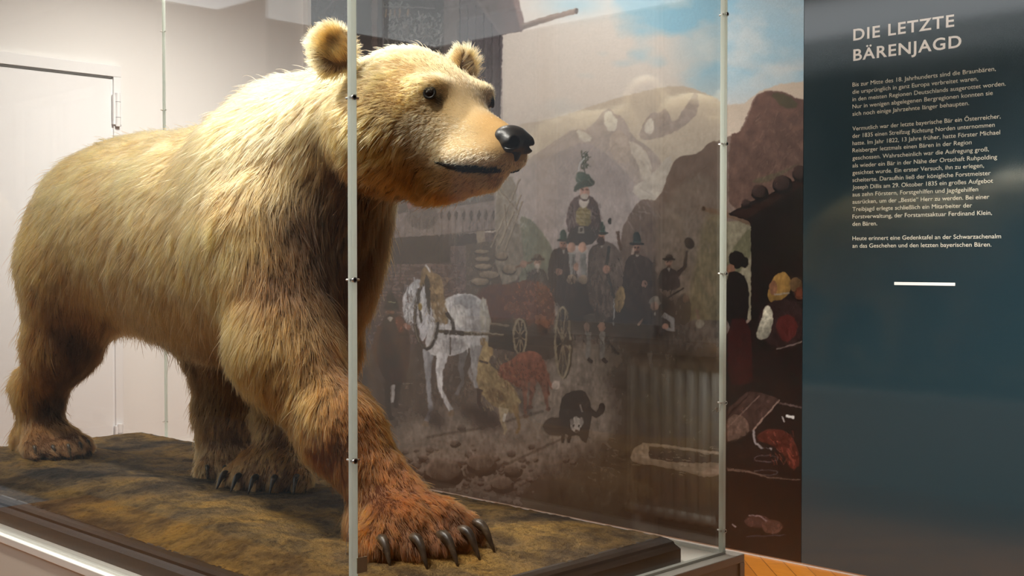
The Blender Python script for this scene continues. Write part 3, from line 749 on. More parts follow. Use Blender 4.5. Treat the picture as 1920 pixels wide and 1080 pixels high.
def person_at(x, y, s, hat, face, coat, hk='cone'):
    """half-length figure: x, y the chin, s the head height"""
    fill([(x-s*1.25, y+s*2.6), (x-s*1.1, y+s*.8), (x-s*.45, y+s*.1), (x+s*.45, y+s*.1), (x+s*1.15, y+s*.8), (x+s*1.3, y+s*2.6)], coat, shade=(1, 0, .35))
    fill([(x-s*.2, y), (x+s*.22, y), (x+s*.05, y+s*.7)], (150, 140, 132))
    oval(x, y-s*.42, s*.36, s*.52, face, shade=(1, .3, -.5))
    oval(x, y-s*.02, s*.25, s*.22, [c*.55 for c in face], alpha=.8)
    line([(x-s*.22, y-s*.52), (x-s*.06, y-s*.50)], s*.10, (50, 36, 32)); line([(x+s*.08, y-s*.50), (x+s*.24, y-s*.52)], s*.10, (50, 36, 32)); line([(x+.5, y-s*.45), (x+s*.05, y-s*.25)], s*.09, (120, 78, 62))
    if hk == 'cone':
        fill([(x-s*.38, y-s*.85), (x-s*.30, y-s*1.75), (x-s*.12, y-s*1.95), (x+s*.18, y-s*1.92), (x+s*.34, y-s*1.5), (x+s*.40, y-s*.85)], hat, shade=(1, 0, -.5))
        oval(x, y-s*.85, s*.68, s*.16, [c*.7 for c in hat]); line([(x-s*.36, y-s*1.02), (x+s*.38, y-s*1.02)], s*.10, [min(255, c*1.35) for c in hat])
    else:
        oval(x, y-s*1.05, s*.42, s*.32, hat, shade=(1, 0, -.4)); oval(x, y-s*.82, s*.78, s*.17, [c*.75 for c in hat])

# sky
v = np.clip((YY+60)/420, 0, 1)[..., None]
IMG[:] = np.array([222, 213, 207])*(1-v) + np.array([205, 190, 178])*v
blue = np.clip((cnoise(150, 80, 4, 41)-.44)*5, 0, 1)*np.clip((XX-940)/320, 0, 1)*np.clip((230-YY)/120, 0, 1)
blue = np.maximum(blue, np.clip((XX-1240)/120, 0, 1)*np.clip((175-YY)/70, 0, 1)*(.55+.45*cnoise(60, 40, 3, 43)))  # blue fades out low where the ceiling reflection ends, painted into the print
blue = np.maximum(blue, .6*np.exp(-(((XX-1075)/60)**2+((YY-8)/22)**2)))[..., None]
IMG[:] = IMG*(1-blue) + np.array([146, 190, 212])*blue
cl = (np.clip((cnoise(70, 45, 4, 47)-.5)*4, 0, 1)*np.clip((XX-1180)/100, 0, 1)*np.clip((190-YY)/60, 0, 1))[..., None]*.5
IMG[:] = IMG*(1-cl) + np.array([222, 220, 214])*cl
# far heights
fill([(900, 300), (950, 238), (1040, 222), (1130, 192), (1200, 172), (1270, 158), (1320, 172), (1380, 205), (1440, 160), (1530, 150), (1530, 470), (900, 470)], (196, 180, 162), soft=3, var=.05, sc=40)
fill([(935, 330), (1000, 292), (1045, 262), (1078, 240), (1102, 246), (1139, 199), (1152, 214), (1166, 216), (1186, 256), (1216, 276), (1242, 302), (1236, 332), (1212, 346), (1190, 352), (1120, 400), (935, 400)], (170, 155, 148), soft=1, var=.10, sc=30, smooth=1)
fill([(1195, 262), (1208, 226), (1222, 209), (1236, 214), (1250, 200), (1262, 236), (1292, 190), (1306, 166), (1312, 210), (1280, 240), (1230, 262)], (165, 150, 142), soft=1, smooth=1)
fill([(1138, 204), (1158, 222), (1156, 244), (1140, 248), (1130, 225)], (205, 194, 180)); fill([(1205, 245), (1218, 218), (1228, 232), (1222, 255)], (205, 194, 182))
fill([(1078, 240), (1100, 248), (1112, 262), (1090, 268)], (200, 188, 174)); fill([(1168, 262), (1195, 268), (1216, 290), (1225, 330), (1205, 345), (1196, 305)], (198, 184, 170)); fill([(1140, 262), (1160, 240), (1180, 262), (1186, 300), (1160, 310), (1146, 290)], (182, 164, 152))
fill([(930, 340), (1000, 305), (1050, 285), (1100, 262), (1150, 300), (1190, 340), (1210, 385), (1235, 420), (1240, 520), (930, 520)], (166, 152, 150), soft=3, var=.10, sc=34)
fill([(1180, 352), (1215, 336), (1245, 300), (1262, 290), (1250, 350), (1232, 382), (1205, 380)], (196, 184, 172), soft=2)
fill([(1160, 440), (1190, 385), (1206, 372), (1235, 378), (1260, 305), (1275, 292), (1312, 288), (1326, 268), (1350, 262), (1366, 255), (1384, 252), (1400, 218), (1414, 182), (1430, 171), (1462, 170), (1486, 180), (1502, 190), (1530, 180), (1530, 640), (1160, 640)], (116, 96, 86), soft=1, var=.16, sc=26, shade=(0, 1, -.25))
fill([(1366, 250), (1388, 250), (1402, 220), (1416, 182), (1430, 172), (1466, 170), (1500, 188), (1530, 185), (1530, 420), (1366, 420)], (98, 72, 62), soft=2, var=.20, sc=16)
fill([(1440, 172), (1480, 178), (1500, 200), (1470, 205)], (70, 68, 44), soft=2, alpha=.7); fill([(1400, 340), (1470, 320), (1510, 300), (1440, 345)], (80, 78, 54), soft=3, alpha=.6)
fill([(1230, 400), (1290, 330), (1340, 330), (1362, 420), (1364, 560), (1240, 560)], (126, 110, 98), soft=4, var=.14, sc=22, alpha=.8)
fill([(1320, 400), (1362, 390), (1362, 640), (1270, 640), (1300, 520)], (120, 108, 78), soft=4, var=.14, sc=20, alpha=.8)
fill([(970, 402), (998, 412), (1024, 444), (1040, 480), (1046, 560), (970, 560)], (112, 116, 100), soft=2, var=.12)
# ground
fill([(560, 600), (700, 596), (1000, 590), (1200, 600), (1380, 600), (1380, 1100), (560, 1100)], (96, 84, 78), soft=3, var=.16, sc=24, smooth=0)
fill([(700, 800), (860, 765), (990, 745), (1050, 650), (1100, 640), (1160, 650), (1170, 700), (1130, 720), (1165, 760), (1160, 810), (1090, 850), (960, 900), (840, 915), (760, 890)], (146, 132, 120), soft=14, var=.14, sc=14, alpha=.85)
fill([(1180, 690), (1260, 665), (1370, 660), (1370, 1090), (980, 1090), (960, 940), (1100, 880), (1170, 810)], (70, 62, 50), soft=18, var=.2, sc=16)
fill([(1060, 850), (1180, 830), (1240, 960), (1060, 960)], (92, 82, 70), soft=16, alpha=.6)
fill([(700, 905), (860, 940), (960, 990), (1370, 1060), (1370, 1100), (700, 1100)], (44, 42, 42), soft=14, var=.2, sc=14, alpha=.9)
fill([(560, 600), (780, 600), (790, 700), (740, 860), (560, 900)], (62, 54, 53), soft=22, var=.2, sc=14, alpha=.45)
fill([(1180, 940), (1370, 900), (1370, 1100), (1150, 1060)], (48, 42, 38), soft=18, alpha=.8)
fill([(1090, 640), (1260, 650), (1270, 740), (1160, 740)], (96, 84, 72), soft=12, alpha=.6); fill([(1120, 690), (1240, 690), (1230, 740), (1150, 735)], (60, 52, 46), soft=9, alpha=.6)
strokes(990, 860, 1250, 1000, 420, 9, -1.4, 1.1, [(104, 97, 80), (60, 58, 44), (90, 86, 72)], .28)
strokes(1190, 740, 1340, 860, 90, 6, -1.2, 1.2, [(130, 124, 104), (66, 66, 52)], .4, .8)
strokes(720, 700, 1160, 900, 420, 14, .25, 1.4, [(160, 146, 132), (88, 76, 68), (120, 106, 94)], .25, .2)
for _ in range(150):
    x = prng.uniform(760, 1000); y = 905 - (1000-x)*.16 + prng.normal(0, 26); r = prng.uniform(2.5, 8)
    oval(x, y+r*.4, r*1.1, r*.8, (46, 38, 36), alpha=.6); oval(x, y, r, r*.7, (122, 106, 98), alpha=.75, shade=(0, 1, -.6))
for x, y, r in ((852, 830, 9), (902, 866, 26), (940, 905, 20), (1002, 862, 5), (1060, 862, 5), (1072, 866, 6), (830, 880, 34), (960, 880, 16)):
    oval(x+2, y+r*.35, r*1.1, r*.7, (40, 34, 32), alpha=.7); oval(x, y, r, r*.62, (118, 102, 92), shade=(.3, 1, -.7), alpha=.85)
for (xa, ya, xb, yb) in ((800, 820, 1020, 770), (860, 900, 1060, 820)): line([(xa, ya), ((xa+xb)/2, (ya+yb)/2+6), (xb, yb)], 5, (84, 72, 64), soft=2, alpha=.6)
# farmhouse
fill([(556, 400), (780, 400), (780, 655), (556, 660)], (90, 76, 76), smooth=0, var=.14, sc=12)
fill([(560, -60), (905, -60), (943, 62), (938, 240), (930, 360), (560, 420)], (86, 77, 82), smooth=0, var=.12, sc=18)
for x in range(832, 940, 15): line([(x, 10 + max(0, (x-895)*1.2)), (x-1, 330)], 1.8, (50, 44, 50), alpha=.8); line([(x+4, 40), (x+4, 300)], 2.5, (112, 102, 106), alpha=.35, soft=1)
fill([(575, -60), (655, -60), (655, 300), (575, 300)], (74, 70, 76), smooth=0, var=.2); line([(608, 22), (636, -12)], 1.5, (150, 140, 150)); line([(576, 8), (600, 14)], 2, (130, 124, 136), alpha=.6)
fill([(668, -60), (832, -60), (832, 300), (668, 300)], (56, 52, 58), smooth=0, var=.2)
line([(702, -60), (702, 200)], 11, (104, 84, 80)); line([(718, -60), (718, 200)], 2, (120, 118, 130))
line([(718, 12), (816, 15)], 1.5, (140, 134, 134))
for x in (724, 732, 740, 750, 765): line([(x, 16), (x-1, 32)], 2.4, (156, 118, 80)); strokes(x-4, 6, x+4, 14, 8, 5, -1.6, 1, [(130, 140, 126)], .7, .9)
strokes(724, 28, 828, 96, 620, 6, -1.3, 1.2, [(150, 150, 152), (100, 108, 100), (176, 172, 172), (72, 76, 72)], .75, .6)
fill([(830, -60), (862, -60), (862, 300), (830, 300)], (104, 92, 92), smooth=0, var=.14); line([(831, -60), (831, 300)], 2.5, (60, 54, 58)); line([(862, -60), (862, 300)], 2, (52, 46, 50))
fill([(880, -60), (955, -60), (984, 50), (978, 58), (942, 66), (900, 12)], (96, 82, 82), smooth=0, var=.12); fill([(945, -60), (958, -60), (985, 50), (977, 58)], (128, 106, 102), smooth=0)
line([(895, 0), (938, 64)], 3, (126, 112, 112)); line([(978, 50), (1030, 34), (1082, 20)], [11, 10, 10], (128, 108, 98), shade=(0, 1, -.5)); oval(1081, 21, 3.5, 5, (90, 74, 66)); line([(980, 46), (1078, 18)], 2, (170, 152, 140), alpha=.7)
fill([(690, 330), (930, 320), (930, 400), (700, 430)], (78, 70, 72), smooth=0); fill([(760, 375), (836, 356), (842, 372), (815, 388), (770, 402)], (146, 92, 90), shade=(1, 0, .3)); 
for k in range(6): line([(786+k*9, 362), (780+k*9, 392)], 2, (104, 60, 62), alpha=.7)
strokes(850, 352, 900, 372, 60, 8, 1.4, 1.2, [(126, 132, 130), (92, 98, 98)], .6)
fill([(738, 402), (930, 376), (930, 432), (738, 446)], (116, 103, 102), smooth=0, var=.14, sc=7)
for k in range(13): x = 760+k*13.5; line([(x, 404), (x, 444-(x-738)*.07)], 1.3, (66, 58, 60)); 
for k in range(8): x = 828+k*14; fill([(x-3.5, 403), (x, 392), (x+3.5, 403), (x, 416)], (58, 50, 54), smooth=0)
line([(928, 354), (929, 432)], 3, (140, 126, 120)); line([(740, 448), (900, 434), (930, 431)], 2, (64, 56, 56))
oval(792, 405, 30, 26, (70, 62, 64), alpha=.65, soft=2)
fill([(700, 447), (900, 436), (970, 434), (975, 560), (905, 640), (690, 650)], (92, 78, 78), smooth=0, var=.14, sc=12)
fill([(720, 447), (897, 437), (897, 458), (845, 462), (845, 492), (720, 496)], (56, 50, 54), smooth=0, var=.1, soft=1)
for j in range(24):
    y = 495+j*6.3; line([(690, y), (868, y-2)], 1, (66, 54, 54), alpha=.5, soft=0)
    for i in range(12): x = 700+i*15+(j % 2)*7; fill([(x, y+1), (x+13, y+1), (x+13, y+5), (x, y+5)], [(112, 84, 80), (100, 82, 82), (120, 96, 92), (90, 66, 64)][prng.integers(4)], smooth=0, alpha=.55, soft=0)
fill([(893, 434), (909, 433), (909, 458), (895, 458)], (134, 118, 102), smooth=0); fill([(873, 458), (970, 446), (965, 545), (874, 560)], (82, 72, 66), smooth=0)
fill([(928, 356), (946, 330), (966, 332), (970, 400), (980, 445), (982, 520), (930, 540)], (126, 116, 104), soft=2, var=.2, sc=8)
for x, y, a, b in ((903, 472, 14, 5), (905, 486, 15, 5), (906, 500, 17, 6), (918, 515, 20, 8), (900, 528, 18, 8), (940, 480, 12, 8), (955, 505, 14, 9)): oval(x, y+2, a, b, (52, 44, 42)); oval(x, y, a-1, b-1, (126, 110, 94), shade=(0, 1, -.5))
for a, b in (((921, 464), (974, 336)), ((930, 468), (977, 366)), ((946, 472), (979, 378)), ((930, 350), (969, 396)), ((945, 384), (948, 440)), ((936, 460), (962, 400))): line([a, b], 2.6, (150, 134, 114)); line([(a[0]+1.6, a[1]), (b[0]+1.6, b[1])], 1, (70, 60, 54))
line([(744, 492), (733, 546)], 1.6, (60, 50, 50)); line([(751, 492), (750, 540)], 1.6, (60, 50, 50))
# the party coming down the road
fill([(1030, 545), (1080, 520), (1165, 520), (1250, 545), (1270, 600), (1240, 640), (1170, 640), (1060, 620)], (60, 51, 47), soft=7, var=.15)
fill([(1150, 636), (1260, 640), (1262, 690), (1150, 680)], (78, 68, 60), soft=9, alpha=.7)
person_at(1254, 500, 17, (74, 62, 58), (150, 112, 96), (66, 56, 56), 'round'); line([(1270, 515), (1284, 500), (1288, 470)], [9, 7, 5], (62, 54, 54)); oval(1292, 456, 9, 11, (58, 50, 48), rot=-.5)
person_at(1194, 474, 20, (52, 62, 62), (146, 108, 94), (72, 60, 56)); fill([(1168, 500), (1190, 478), (1222, 484), (1236, 525), (1238, 580), (1168, 590)], (72, 60, 56), shade=(1, 0, .2)); oval(1208, 533, 6, 7, (150, 112, 98)); line([(1184, 568), (1208, 538)], 3, (58, 46, 40)); line([(1186, 478), (1187, 465)], 4, (176, 150, 136))
line([(1240, 566), (1282, 540)], 2.4, (52, 44, 42)); oval(1282, 580, 14, 30, (78, 66, 58), alpha=.7, soft=2); oval(1286, 560, 6, 8, (120, 92, 78), alpha=.7); line([(1306, 580), (1310, 600)], 6, (130, 100, 84)); oval(1312, 607, 8, 9, (156, 146, 130), alpha=.8); fill([(1312, 512), (1330, 520), (1345, 545), (1332, 560), (1318, 540)], (140, 120, 92), alpha=.7, soft=2)
person_at(1008, 501, 18, (92, 76, 66), (160, 122, 106), (80, 74, 72), 'round'); line([(967, 501), (1000, 490)], 4, (104, 78, 62)); oval(982, 495, 6, 7, (158, 116, 98)); oval(1008, 499, 5, 5, (170, 160, 150), alpha=.8)
fill([(1028, 480), (1045, 462), (1070, 466), (1082, 500), (1080, 560), (1030, 570)], (66, 56, 54), shade=(1, 0, .2)); person_at(1056, 466, 18, (42, 72, 62), (158, 112, 94), (66, 56, 54)); fill([(1024, 500), (1040, 476), (1050, 540), (1034, 560)], (66, 58, 58)); oval(1048, 510, 6, 7, (160, 116, 100)); line([(1046, 512), (1036, 548)], 2.4, (110, 84, 66))
fill([(1100, 475), (1118, 455), (1145, 452), (1165, 475), (1170, 510), (1160, 595), (1104, 592)], (96, 82, 76), shade=(1, 0, .3), var=.14)
person_at(1127, 454, 20, (44, 70, 62), (164, 112, 88), (96, 82, 76)); oval(1127, 452, 7, 8, (66, 46, 38)); oval(1143, 415, 3.5, 6, (34, 36, 36)); line([(1158, 433), (1164, 470)], 6, (96, 70, 56))
line([(1143, 462), (1136, 500), (1152, 562), (1149, 612)], [5, 5, 4, 3], (60, 60, 60)); line([(1152, 560), (1150, 610)], 1.5, (180, 178, 180)); oval(1137, 505, 7, 8, (160, 114, 96)); oval(1162, 562, 9, 25, (150, 124, 84), rot=.15, shade=(1, 0, .5)); oval(1162, 562, 9, 25, (96, 72, 44), rot=.15, alpha=.2)
for x, c in ((1128, (150, 108, 90)), (1101, (128, 100, 88))): oval(x, 613, 7, 9, c); line([(x+2, 622), (x+1, 672)], [11, 8], (124, 120, 116)); line([(x+1, 672), (x+10, 680)], 7, (62, 50, 44))
fill([(1096, 588), (1140, 588), (1138, 606), (1092, 604)], (84, 76, 70)); line([(1140, 640), (1160, 665)], 4, (60, 52, 46))
fill([(1060, 424), (1066, 384), (1080, 366), (1108, 364), (1124, 386), (1128, 425), (1116, 458), (1078, 456)], (86, 70, 70), shade=(1, 0, -.3), var=.14)
fill([(1081, 388), (1106, 388), (1110, 424), (1080, 424)], (138, 122, 78), shade=(1, 0, -.3)); 
for k in range(4): line([(1082, 394+k*8), (1108, 395+k*8)], 1.4, (90, 76, 46), alpha=.7)
fill([(1074, 424), (1118, 424), (1124, 440), (1105, 462), (1060, 460), (1062, 446)], (64, 60, 60)); fill([(1084, 425), (1095, 425), (1095, 437), (1084, 437)], (140, 130, 120), smooth=0); fill([(1087, 428), (1092, 428), (1092, 434), (1087, 434)], (60, 54, 52), smooth=0)
fill([(1086, 372), (1098, 380), (1106, 370), (1104, 384), (1094, 392), (1086, 384)], (190, 176, 166))
oval(1096, 360, 9, 12, (178, 130, 114), shade=(1, .2, -.4)); oval(1096, 368, 7, 6, (176, 162, 152)); line([(1089, 355), (1094, 356)], 2, (60, 40, 36)); line([(1098, 356), (1103, 355)], 2, (60, 40, 36)); line([(1096, 357), (1095, 364)], 2.5, (200, 140, 124))
fill([(1082, 346), (1078, 328), (1086, 322), (1098, 324), (1108, 330), (1112, 342)], (70, 88, 80), shade=(1, 0, -.4)); fill([(1075, 362), (1078, 346), (1095, 338), (1112, 336), (1116, 342), (1110, 350), (1092, 352)], (58, 72, 66), shade=(1, 0, -.3))
line([(1098, 326), (1092, 300), (1090, 282)], 1.6, (54, 66, 58)); strokes(1090, 288, 1102, 318, 60, 8, -.9, 1.4, [(54, 68, 60), (76, 88, 78)], .8, .6); line([(1084, 322), (1088, 306), (1096, 296)], 2, (180, 184, 188))
for x in (1071, 1092): oval(x, 464, 7.5, 10, (178, 134, 114), shade=(1, 0, -.4)); line([(x+1, 474), (x+3, 515)], [13, 10], (128, 126, 124), shade=(1, 0, -.4)); oval(x+1, 524, 9, 9, (138, 118, 100), shade=(0, 1, -.4)); line([(x-6, 474), (x+8, 475)], 3, (150, 148, 144))
oval(1080, 500, 5, 8, (168, 126, 108))
person_at(1228, 582, 17, (124, 112, 102), (150, 116, 102), (70, 64, 64), 'round'); oval(1228, 566, 10, 11, (140, 130, 120), alpha=.8); oval(1227, 574, 7, 9, (160, 122, 106)); line([(1243, 590), (1260, 600), (1262, 618), (1248, 616)], [10, 10, 9, 7], (136, 130, 130)); oval(1248, 612, 6, 5, (170, 124, 108)); line([(1196, 610), (1208, 596)], 4, (140, 110, 98)); line([(1218, 660), (1222, 690)], [9, 6], (96, 86, 78))
# bear on the cart, cart, wheels
fill([(893, 570), (898, 544), (925, 532), (960, 534), (985, 524), (1012, 526), (1034, 544), (1041, 572), (1040, 600), (1032, 622), (1018, 630), (1008, 612), (985, 608), (968, 596), (940, 602), (905, 606)], (104, 62, 46), var=.2, sc=7, shade=(1, 0, .35))
strokes(960, 528, 1036, 620, 260, 8, 1.2, 1.4, [(152, 92, 66), (76, 44, 34), (126, 74, 52)], .5, .5); strokes(896, 540, 965, 600, 160, 8, 1.0, 1.4, [(90, 56, 44), (56, 38, 34)], .5, .5)
oval(958, 578, 14, 12, (128, 78, 58), alpha=.8); oval(1016, 610, 12, 22, (142, 88, 64), rot=-.3, alpha=.8); oval(1011, 582, 6, 7, (92, 54, 40)); oval(1022, 622, 5, 4, (50, 34, 30)); oval(950, 590, 6, 8, (84, 50, 40))
fill([(912, 604), (986, 606), (988, 664), (915, 650)], (54, 44, 44), smooth=0); line([(918, 606), (955, 611)], 4, (116, 102, 88)); line([(962, 592), (962, 640)], 3, (90, 78, 66))
fill([(985, 600), (1040, 620), (1060, 640), (1030, 680), (985, 665)], (66, 56, 50), alpha=.7, soft=2)
for cx_, cy_, rx, ry, w_ in ((975, 631, 12, 33, 4), (1055, 642, 14, 66, 5)):
    oval(cx_+3, cy_, rx, ry, (54, 46, 42), alpha=.5); ring(cx_+2.5, cy_, rx, ry, w_, (74, 64, 54)); ring(cx_, cy_, rx, ry, w_*.8, (150, 136, 112))
    for k in range(9): a = k*math.pi*2/9+.2; line([(cx_, cy_), (cx_+rx*math.cos(a), cy_+ry*math.sin(a))], 2, (140, 124, 100))
    oval(cx_, cy_, 4, 6, (90, 78, 66))
line([(1058, 641), (1076, 644)], 10, (76, 68, 60)); oval(1076, 644, 3, 6, (104, 96, 86))
# grey horse
def leg(p, w_, c=(168, 166, 170)): line(p, w_, c, shade=(1, 0, -.5), soft=1)
leg([(902, 640), (896, 672), (880, 700), (888, 716)], [22, 14, 8, 7], (120, 116, 118)); leg([(870, 655), (864, 690), (868, 715), (856, 740)], [18, 10, 7, 6], (110, 106, 108)); 
leg([(884, 600), (892, 650), (890, 690), (893, 728)], [34, 22, 11, 7], (170, 168, 172))
fill([(797, 640), (806, 600), (822, 572), (842, 556), (866, 549), (890, 553), (908, 566), (917, 588), (916, 620), (904, 646), (884, 650), (862, 664), (838, 668), (815, 668), (800, 656)], (192, 190, 194), var=.12, sc=10, shade=(1, .6, -.35))
oval(872, 566, 22, 14, (132, 134, 142), alpha=.7, soft=3); oval(893, 600, 9, 30, (140, 140, 148), alpha=.6, soft=3); oval(860, 592, 16, 22, (222, 218, 216), alpha=.7, soft=3); oval(905, 590, 5, 34, (176, 172, 160), alpha=.9, soft=1); line([(908, 560), (916, 600), (911, 650)], [5, 9, 5], (160, 156, 148))
oval(850, 645, 22, 12, (152, 148, 152), alpha=.6, soft=2)
leg([(804, 650), (802, 690), (804, 730), (808, 770), (799, 790)], [24, 12, 8, 8, 10], (150, 150, 158)); leg([(832, 655), (824, 695), (826, 730), (836, 752), (846, 770)], [26, 13, 8, 7, 9], (200, 198, 202)); oval(798, 795, 7, 6, (150, 128, 106)); oval(846, 776, 6, 7, (132, 112, 92))
fill([(802, 646), (815, 640), (826, 652), (818, 668), (804, 664)], (206, 202, 204)); 
fill([(757, 600), (756, 560), (766, 536), (780, 523), (794, 524), (806, 545), (812, 575), (806, 612), (795, 640), (788, 640), (786, 615), (775, 600)], (176, 176, 184), var=.12, shade=(1, 0, .3))
fill([(756, 590), (754, 560), (762, 545), (778, 540), (786, 556), (780, 580), (774, 608), (764, 612)], (196, 194, 200)); oval(768, 560, 5, 9, (110, 90, 88)); oval(766, 604, 6, 8, (90, 78, 78)); oval(788, 572, 7, 26, (222, 220, 224), alpha=.8, soft=2)
strokes(757, 530, 786, 600, 150, 18, 1.5, 1.3, [(120, 124, 136), (214, 214, 220), (84, 86, 96), (230, 230, 234)], .55, .25); line([(762, 520), (764, 534)], 2, (70, 66, 70)); line([(776, 520), (780, 534)], 3, (160, 160, 166))
ring(800, 592, 22, 62, 6, (40, 36, 38)); ring(797, 592, 20, 60, 1.5, (130, 118, 104)); line([(784, 540), (786, 575), (790, 605)], 4, (38, 32, 32)); oval(788, 575, 4, 7, (156, 126, 56))
fill([(786, 540), (790, 508), (798, 496), (806, 502), (812, 512), (826, 516), (832, 535), (831, 558), (842, 590), (838, 612), (826, 602), (814, 604), (806, 560), (800, 530)], (138, 112, 78), var=.3, sc=6, shade=(1, 0, .2)); fill([(796, 512), (804, 520), (808, 560), (805, 600), (798, 560)], (44, 38, 38)); strokes(800, 515, 838, 605, 120, 6, 1.3, 1.3, [(180, 150, 106), (84, 62, 42)], .5, .5); line([(797, 497), (802, 502), (806, 510)], 3, (190, 186, 188))
line([(836, 586), (848, 600), (850, 622)], 7, (54, 46, 44)); line([(821, 620), (850, 624), (944, 628)], [5, 8, 4], (84, 74, 60)); line([(833, 622), (870, 625)], 9, (58, 50, 48)); line([(870, 622), (944, 627)], 1.5, (160, 148, 124)); line([(845, 632), (844, 665)], 2, (70, 62, 60))
# man leading the horse
line([(706, 530), (722, 548)], 1.6, (90, 80, 80)); fill([(722, 578), (724, 560), (729, 547), (736, 546), (741, 560), (748, 566), (749, 578), (740, 584), (728, 584)], (48, 54, 52)); line([(727, 566), (742, 567)], 1.5, (160, 150, 110)); oval(733, 585, 7, 8, (120, 80, 64)); oval(733, 576, 15, 6, (38, 36, 36))
fill([(716, 606), (722, 592), (732, 588), (748, 590), (762, 602), (770, 640), (766, 690), (758, 720), (738, 722), (720, 712), (706, 680), (699, 650), (704, 622)], (66, 48, 44), shade=(1, 0, .3), var=.2); fill([(740, 592), (756, 596), (760, 620), (748, 626), (742, 606)], (120, 66, 50)); fill([(726, 594), (738, 594), (731, 606)], (176, 166, 158)); line([(712, 612), (702, 650), (708, 692)], [10, 9, 4], (86, 60, 48)); line([(757, 608), (768, 616)], 9, (160, 104, 90))
for p in ([(727, 716), (726, 750), (731, 780)], [(746, 716), (744, 740), (742, 764)]): line(p, [13, 9, 8], (54, 44, 42))
line([(737, 722), (736, 755)], [7, 5], (172, 168, 168)); oval(733, 784, 7, 5, (44, 34, 32))
# dogs
for x0_, y0_, x1_, y1_ in ((850, 770, 945, 800), (780, 780, 840, 800), (960, 760, 1000, 778)): fill([(x0_, y0_-16), (x1_-10, y0_-8), (x1_, y1_+10), (x0_+30, y1_)], (50, 42, 42), soft=6, alpha=.75)
fill([(893, 720), (895, 692), (900, 662), (906, 646), (912, 638), (917, 650), (924, 656), (925, 664), (917, 670), (918, 684), (935, 698), (958, 718), (973, 742), (972, 762), (962, 776), (950, 772), (930, 764), (912, 752)], (160, 136, 94), var=.2, sc=7, shade=(0, 1, -.3)); oval(905, 640, 5, 8, (130, 104, 70)); oval(921, 658, 4, 8, (150, 122, 80)); line([(899, 677), (916, 681)], 3, (60, 44, 34)); oval(930, 742, 20, 12, (104, 80, 54), rot=.5, alpha=.6, soft=2)
line([(900, 730), (898, 752), (901, 770)], [10, 6, 5], (66, 50, 40)); line([(945, 765), (941, 788), (948, 808), (944, 815)], [20, 9, 6, 6], (164, 146, 116)); line([(965, 760), (970, 780), (974, 800), (968, 813)], [14, 7, 5, 6], (140, 112, 74)); line([(960, 740), (970, 748), (975, 756)], 6, (170, 146, 102)); line([(948, 775), (944, 790)], 5, (206, 198, 186))
fill([(932, 696), (940, 682), (958, 676), (972, 662), (996, 656), (1014, 664), (1026, 690), (1028, 720), (1032, 742), (1024, 742), (1012, 715), (992, 712), (975, 728), (962, 722), (948, 712), (934, 704)], (132, 78, 62), var=.2, sc=7, shade=(0, 1, -.4)); strokes(935, 682, 1010, 712, 120, 6, .9, 1.4, [(160, 92, 70), (96, 52, 42)], .5, .6)
for p in ([(984, 715), (984, 745), (985, 778)], [(1000, 712), (996, 742), (993, 762)], [(1018, 715), (1024, 745), (1027, 765)]): line(p, [14, 7, 5], (128, 84, 70)); oval(p[2][0]+1, p[2][1]+2, 5, 3.5, (104, 72, 60))
line([(1026, 700), (1030, 718), (1038, 728)], [6, 6, 8], (140, 84, 66)); oval(1042, 722, 8, 9, (196, 176, 164), soft=2)
oval(1042, 800, 24, 18, (66, 56, 50), alpha=.85, soft=3)
fill([(1050, 800), (1048, 765), (1056, 742), (1075, 732), (1096, 732), (1106, 750), (1110, 775), (1106, 800), (1102, 824), (1092, 830), (1085, 815), (1066, 820)], (58, 54, 52), var=.2, shade=(1, 0, .3)); line([(1104, 770), (1118, 778), (1128, 770), (1130, 762)], [12, 11, 12, 10], (58, 52, 48)); oval(1129, 764, 6, 8, (54, 48, 44))
for x in (1056, 1068, 1098): line([(x, 806), (x-1, 830)], [8, 5], (60, 54, 52))
oval(1080, 796, 10, 15, (190, 180, 172)); oval(1072, 790, 3.5, 7, (120, 112, 108)); oval(1090, 790, 3.5, 8, (150, 142, 138)); oval(1081, 808, 4, 3, (90, 74, 70)); oval(1076, 798, 1.8, 2, (50, 40, 38)); oval(1085, 798, 1.8, 2, (50, 40, 38)); line([(1088, 758), (1092, 772)], 3, (140, 130, 124))
# folds, muscle and hair laid over the figures
def folds(x0, y0, x1, y1, nn, ln, ang, dark_, light_, w_=1.6, al=.45, jit=.25): strokes(x0, y0, x1, y1, nn, ln, ang, w_, [dark_, light_], al, jit)
folds(1104, 478, 1160, 585, 60, 26, 1.5, (58, 48, 44), (116, 100, 90)); folds(1172, 485, 1228, 575, 50, 22, 1.4, (44, 38, 36), (92, 78, 72)); folds(1030, 480, 1076, 556, 46, 20, 1.5, (40, 34, 34), (84, 74, 70))
folds(1066, 372, 1080, 446, 26, 16, 1.6, (56, 44, 44), (116, 96, 92)); folds(1110, 376, 1124, 446, 22, 16, 1.6, (52, 42, 42), (112, 92, 88)); folds(978, 502, 1028, 530, 30, 14, 1.4, (50, 46, 46), (104, 96, 92))
folds(706, 605, 764, 700, 60, 22, 1.5, (40, 28, 26), (94, 66, 58)); folds(1240, 505, 1270, 560, 26, 14, 1.5, (44, 38, 40), (84, 74, 72)); folds(1030, 560, 1250, 630, 150, 20, 1.4, (44, 38, 34), (84, 72, 64), 2.2, .4)
folds(806, 560, 905, 650, 90, 16, 1.3, (132, 130, 136), (226, 224, 222), 2.4, .35); folds(760, 535, 805, 610, 50, 12, 1.4, (110, 112, 122), (228, 226, 230), 1.6, .4)
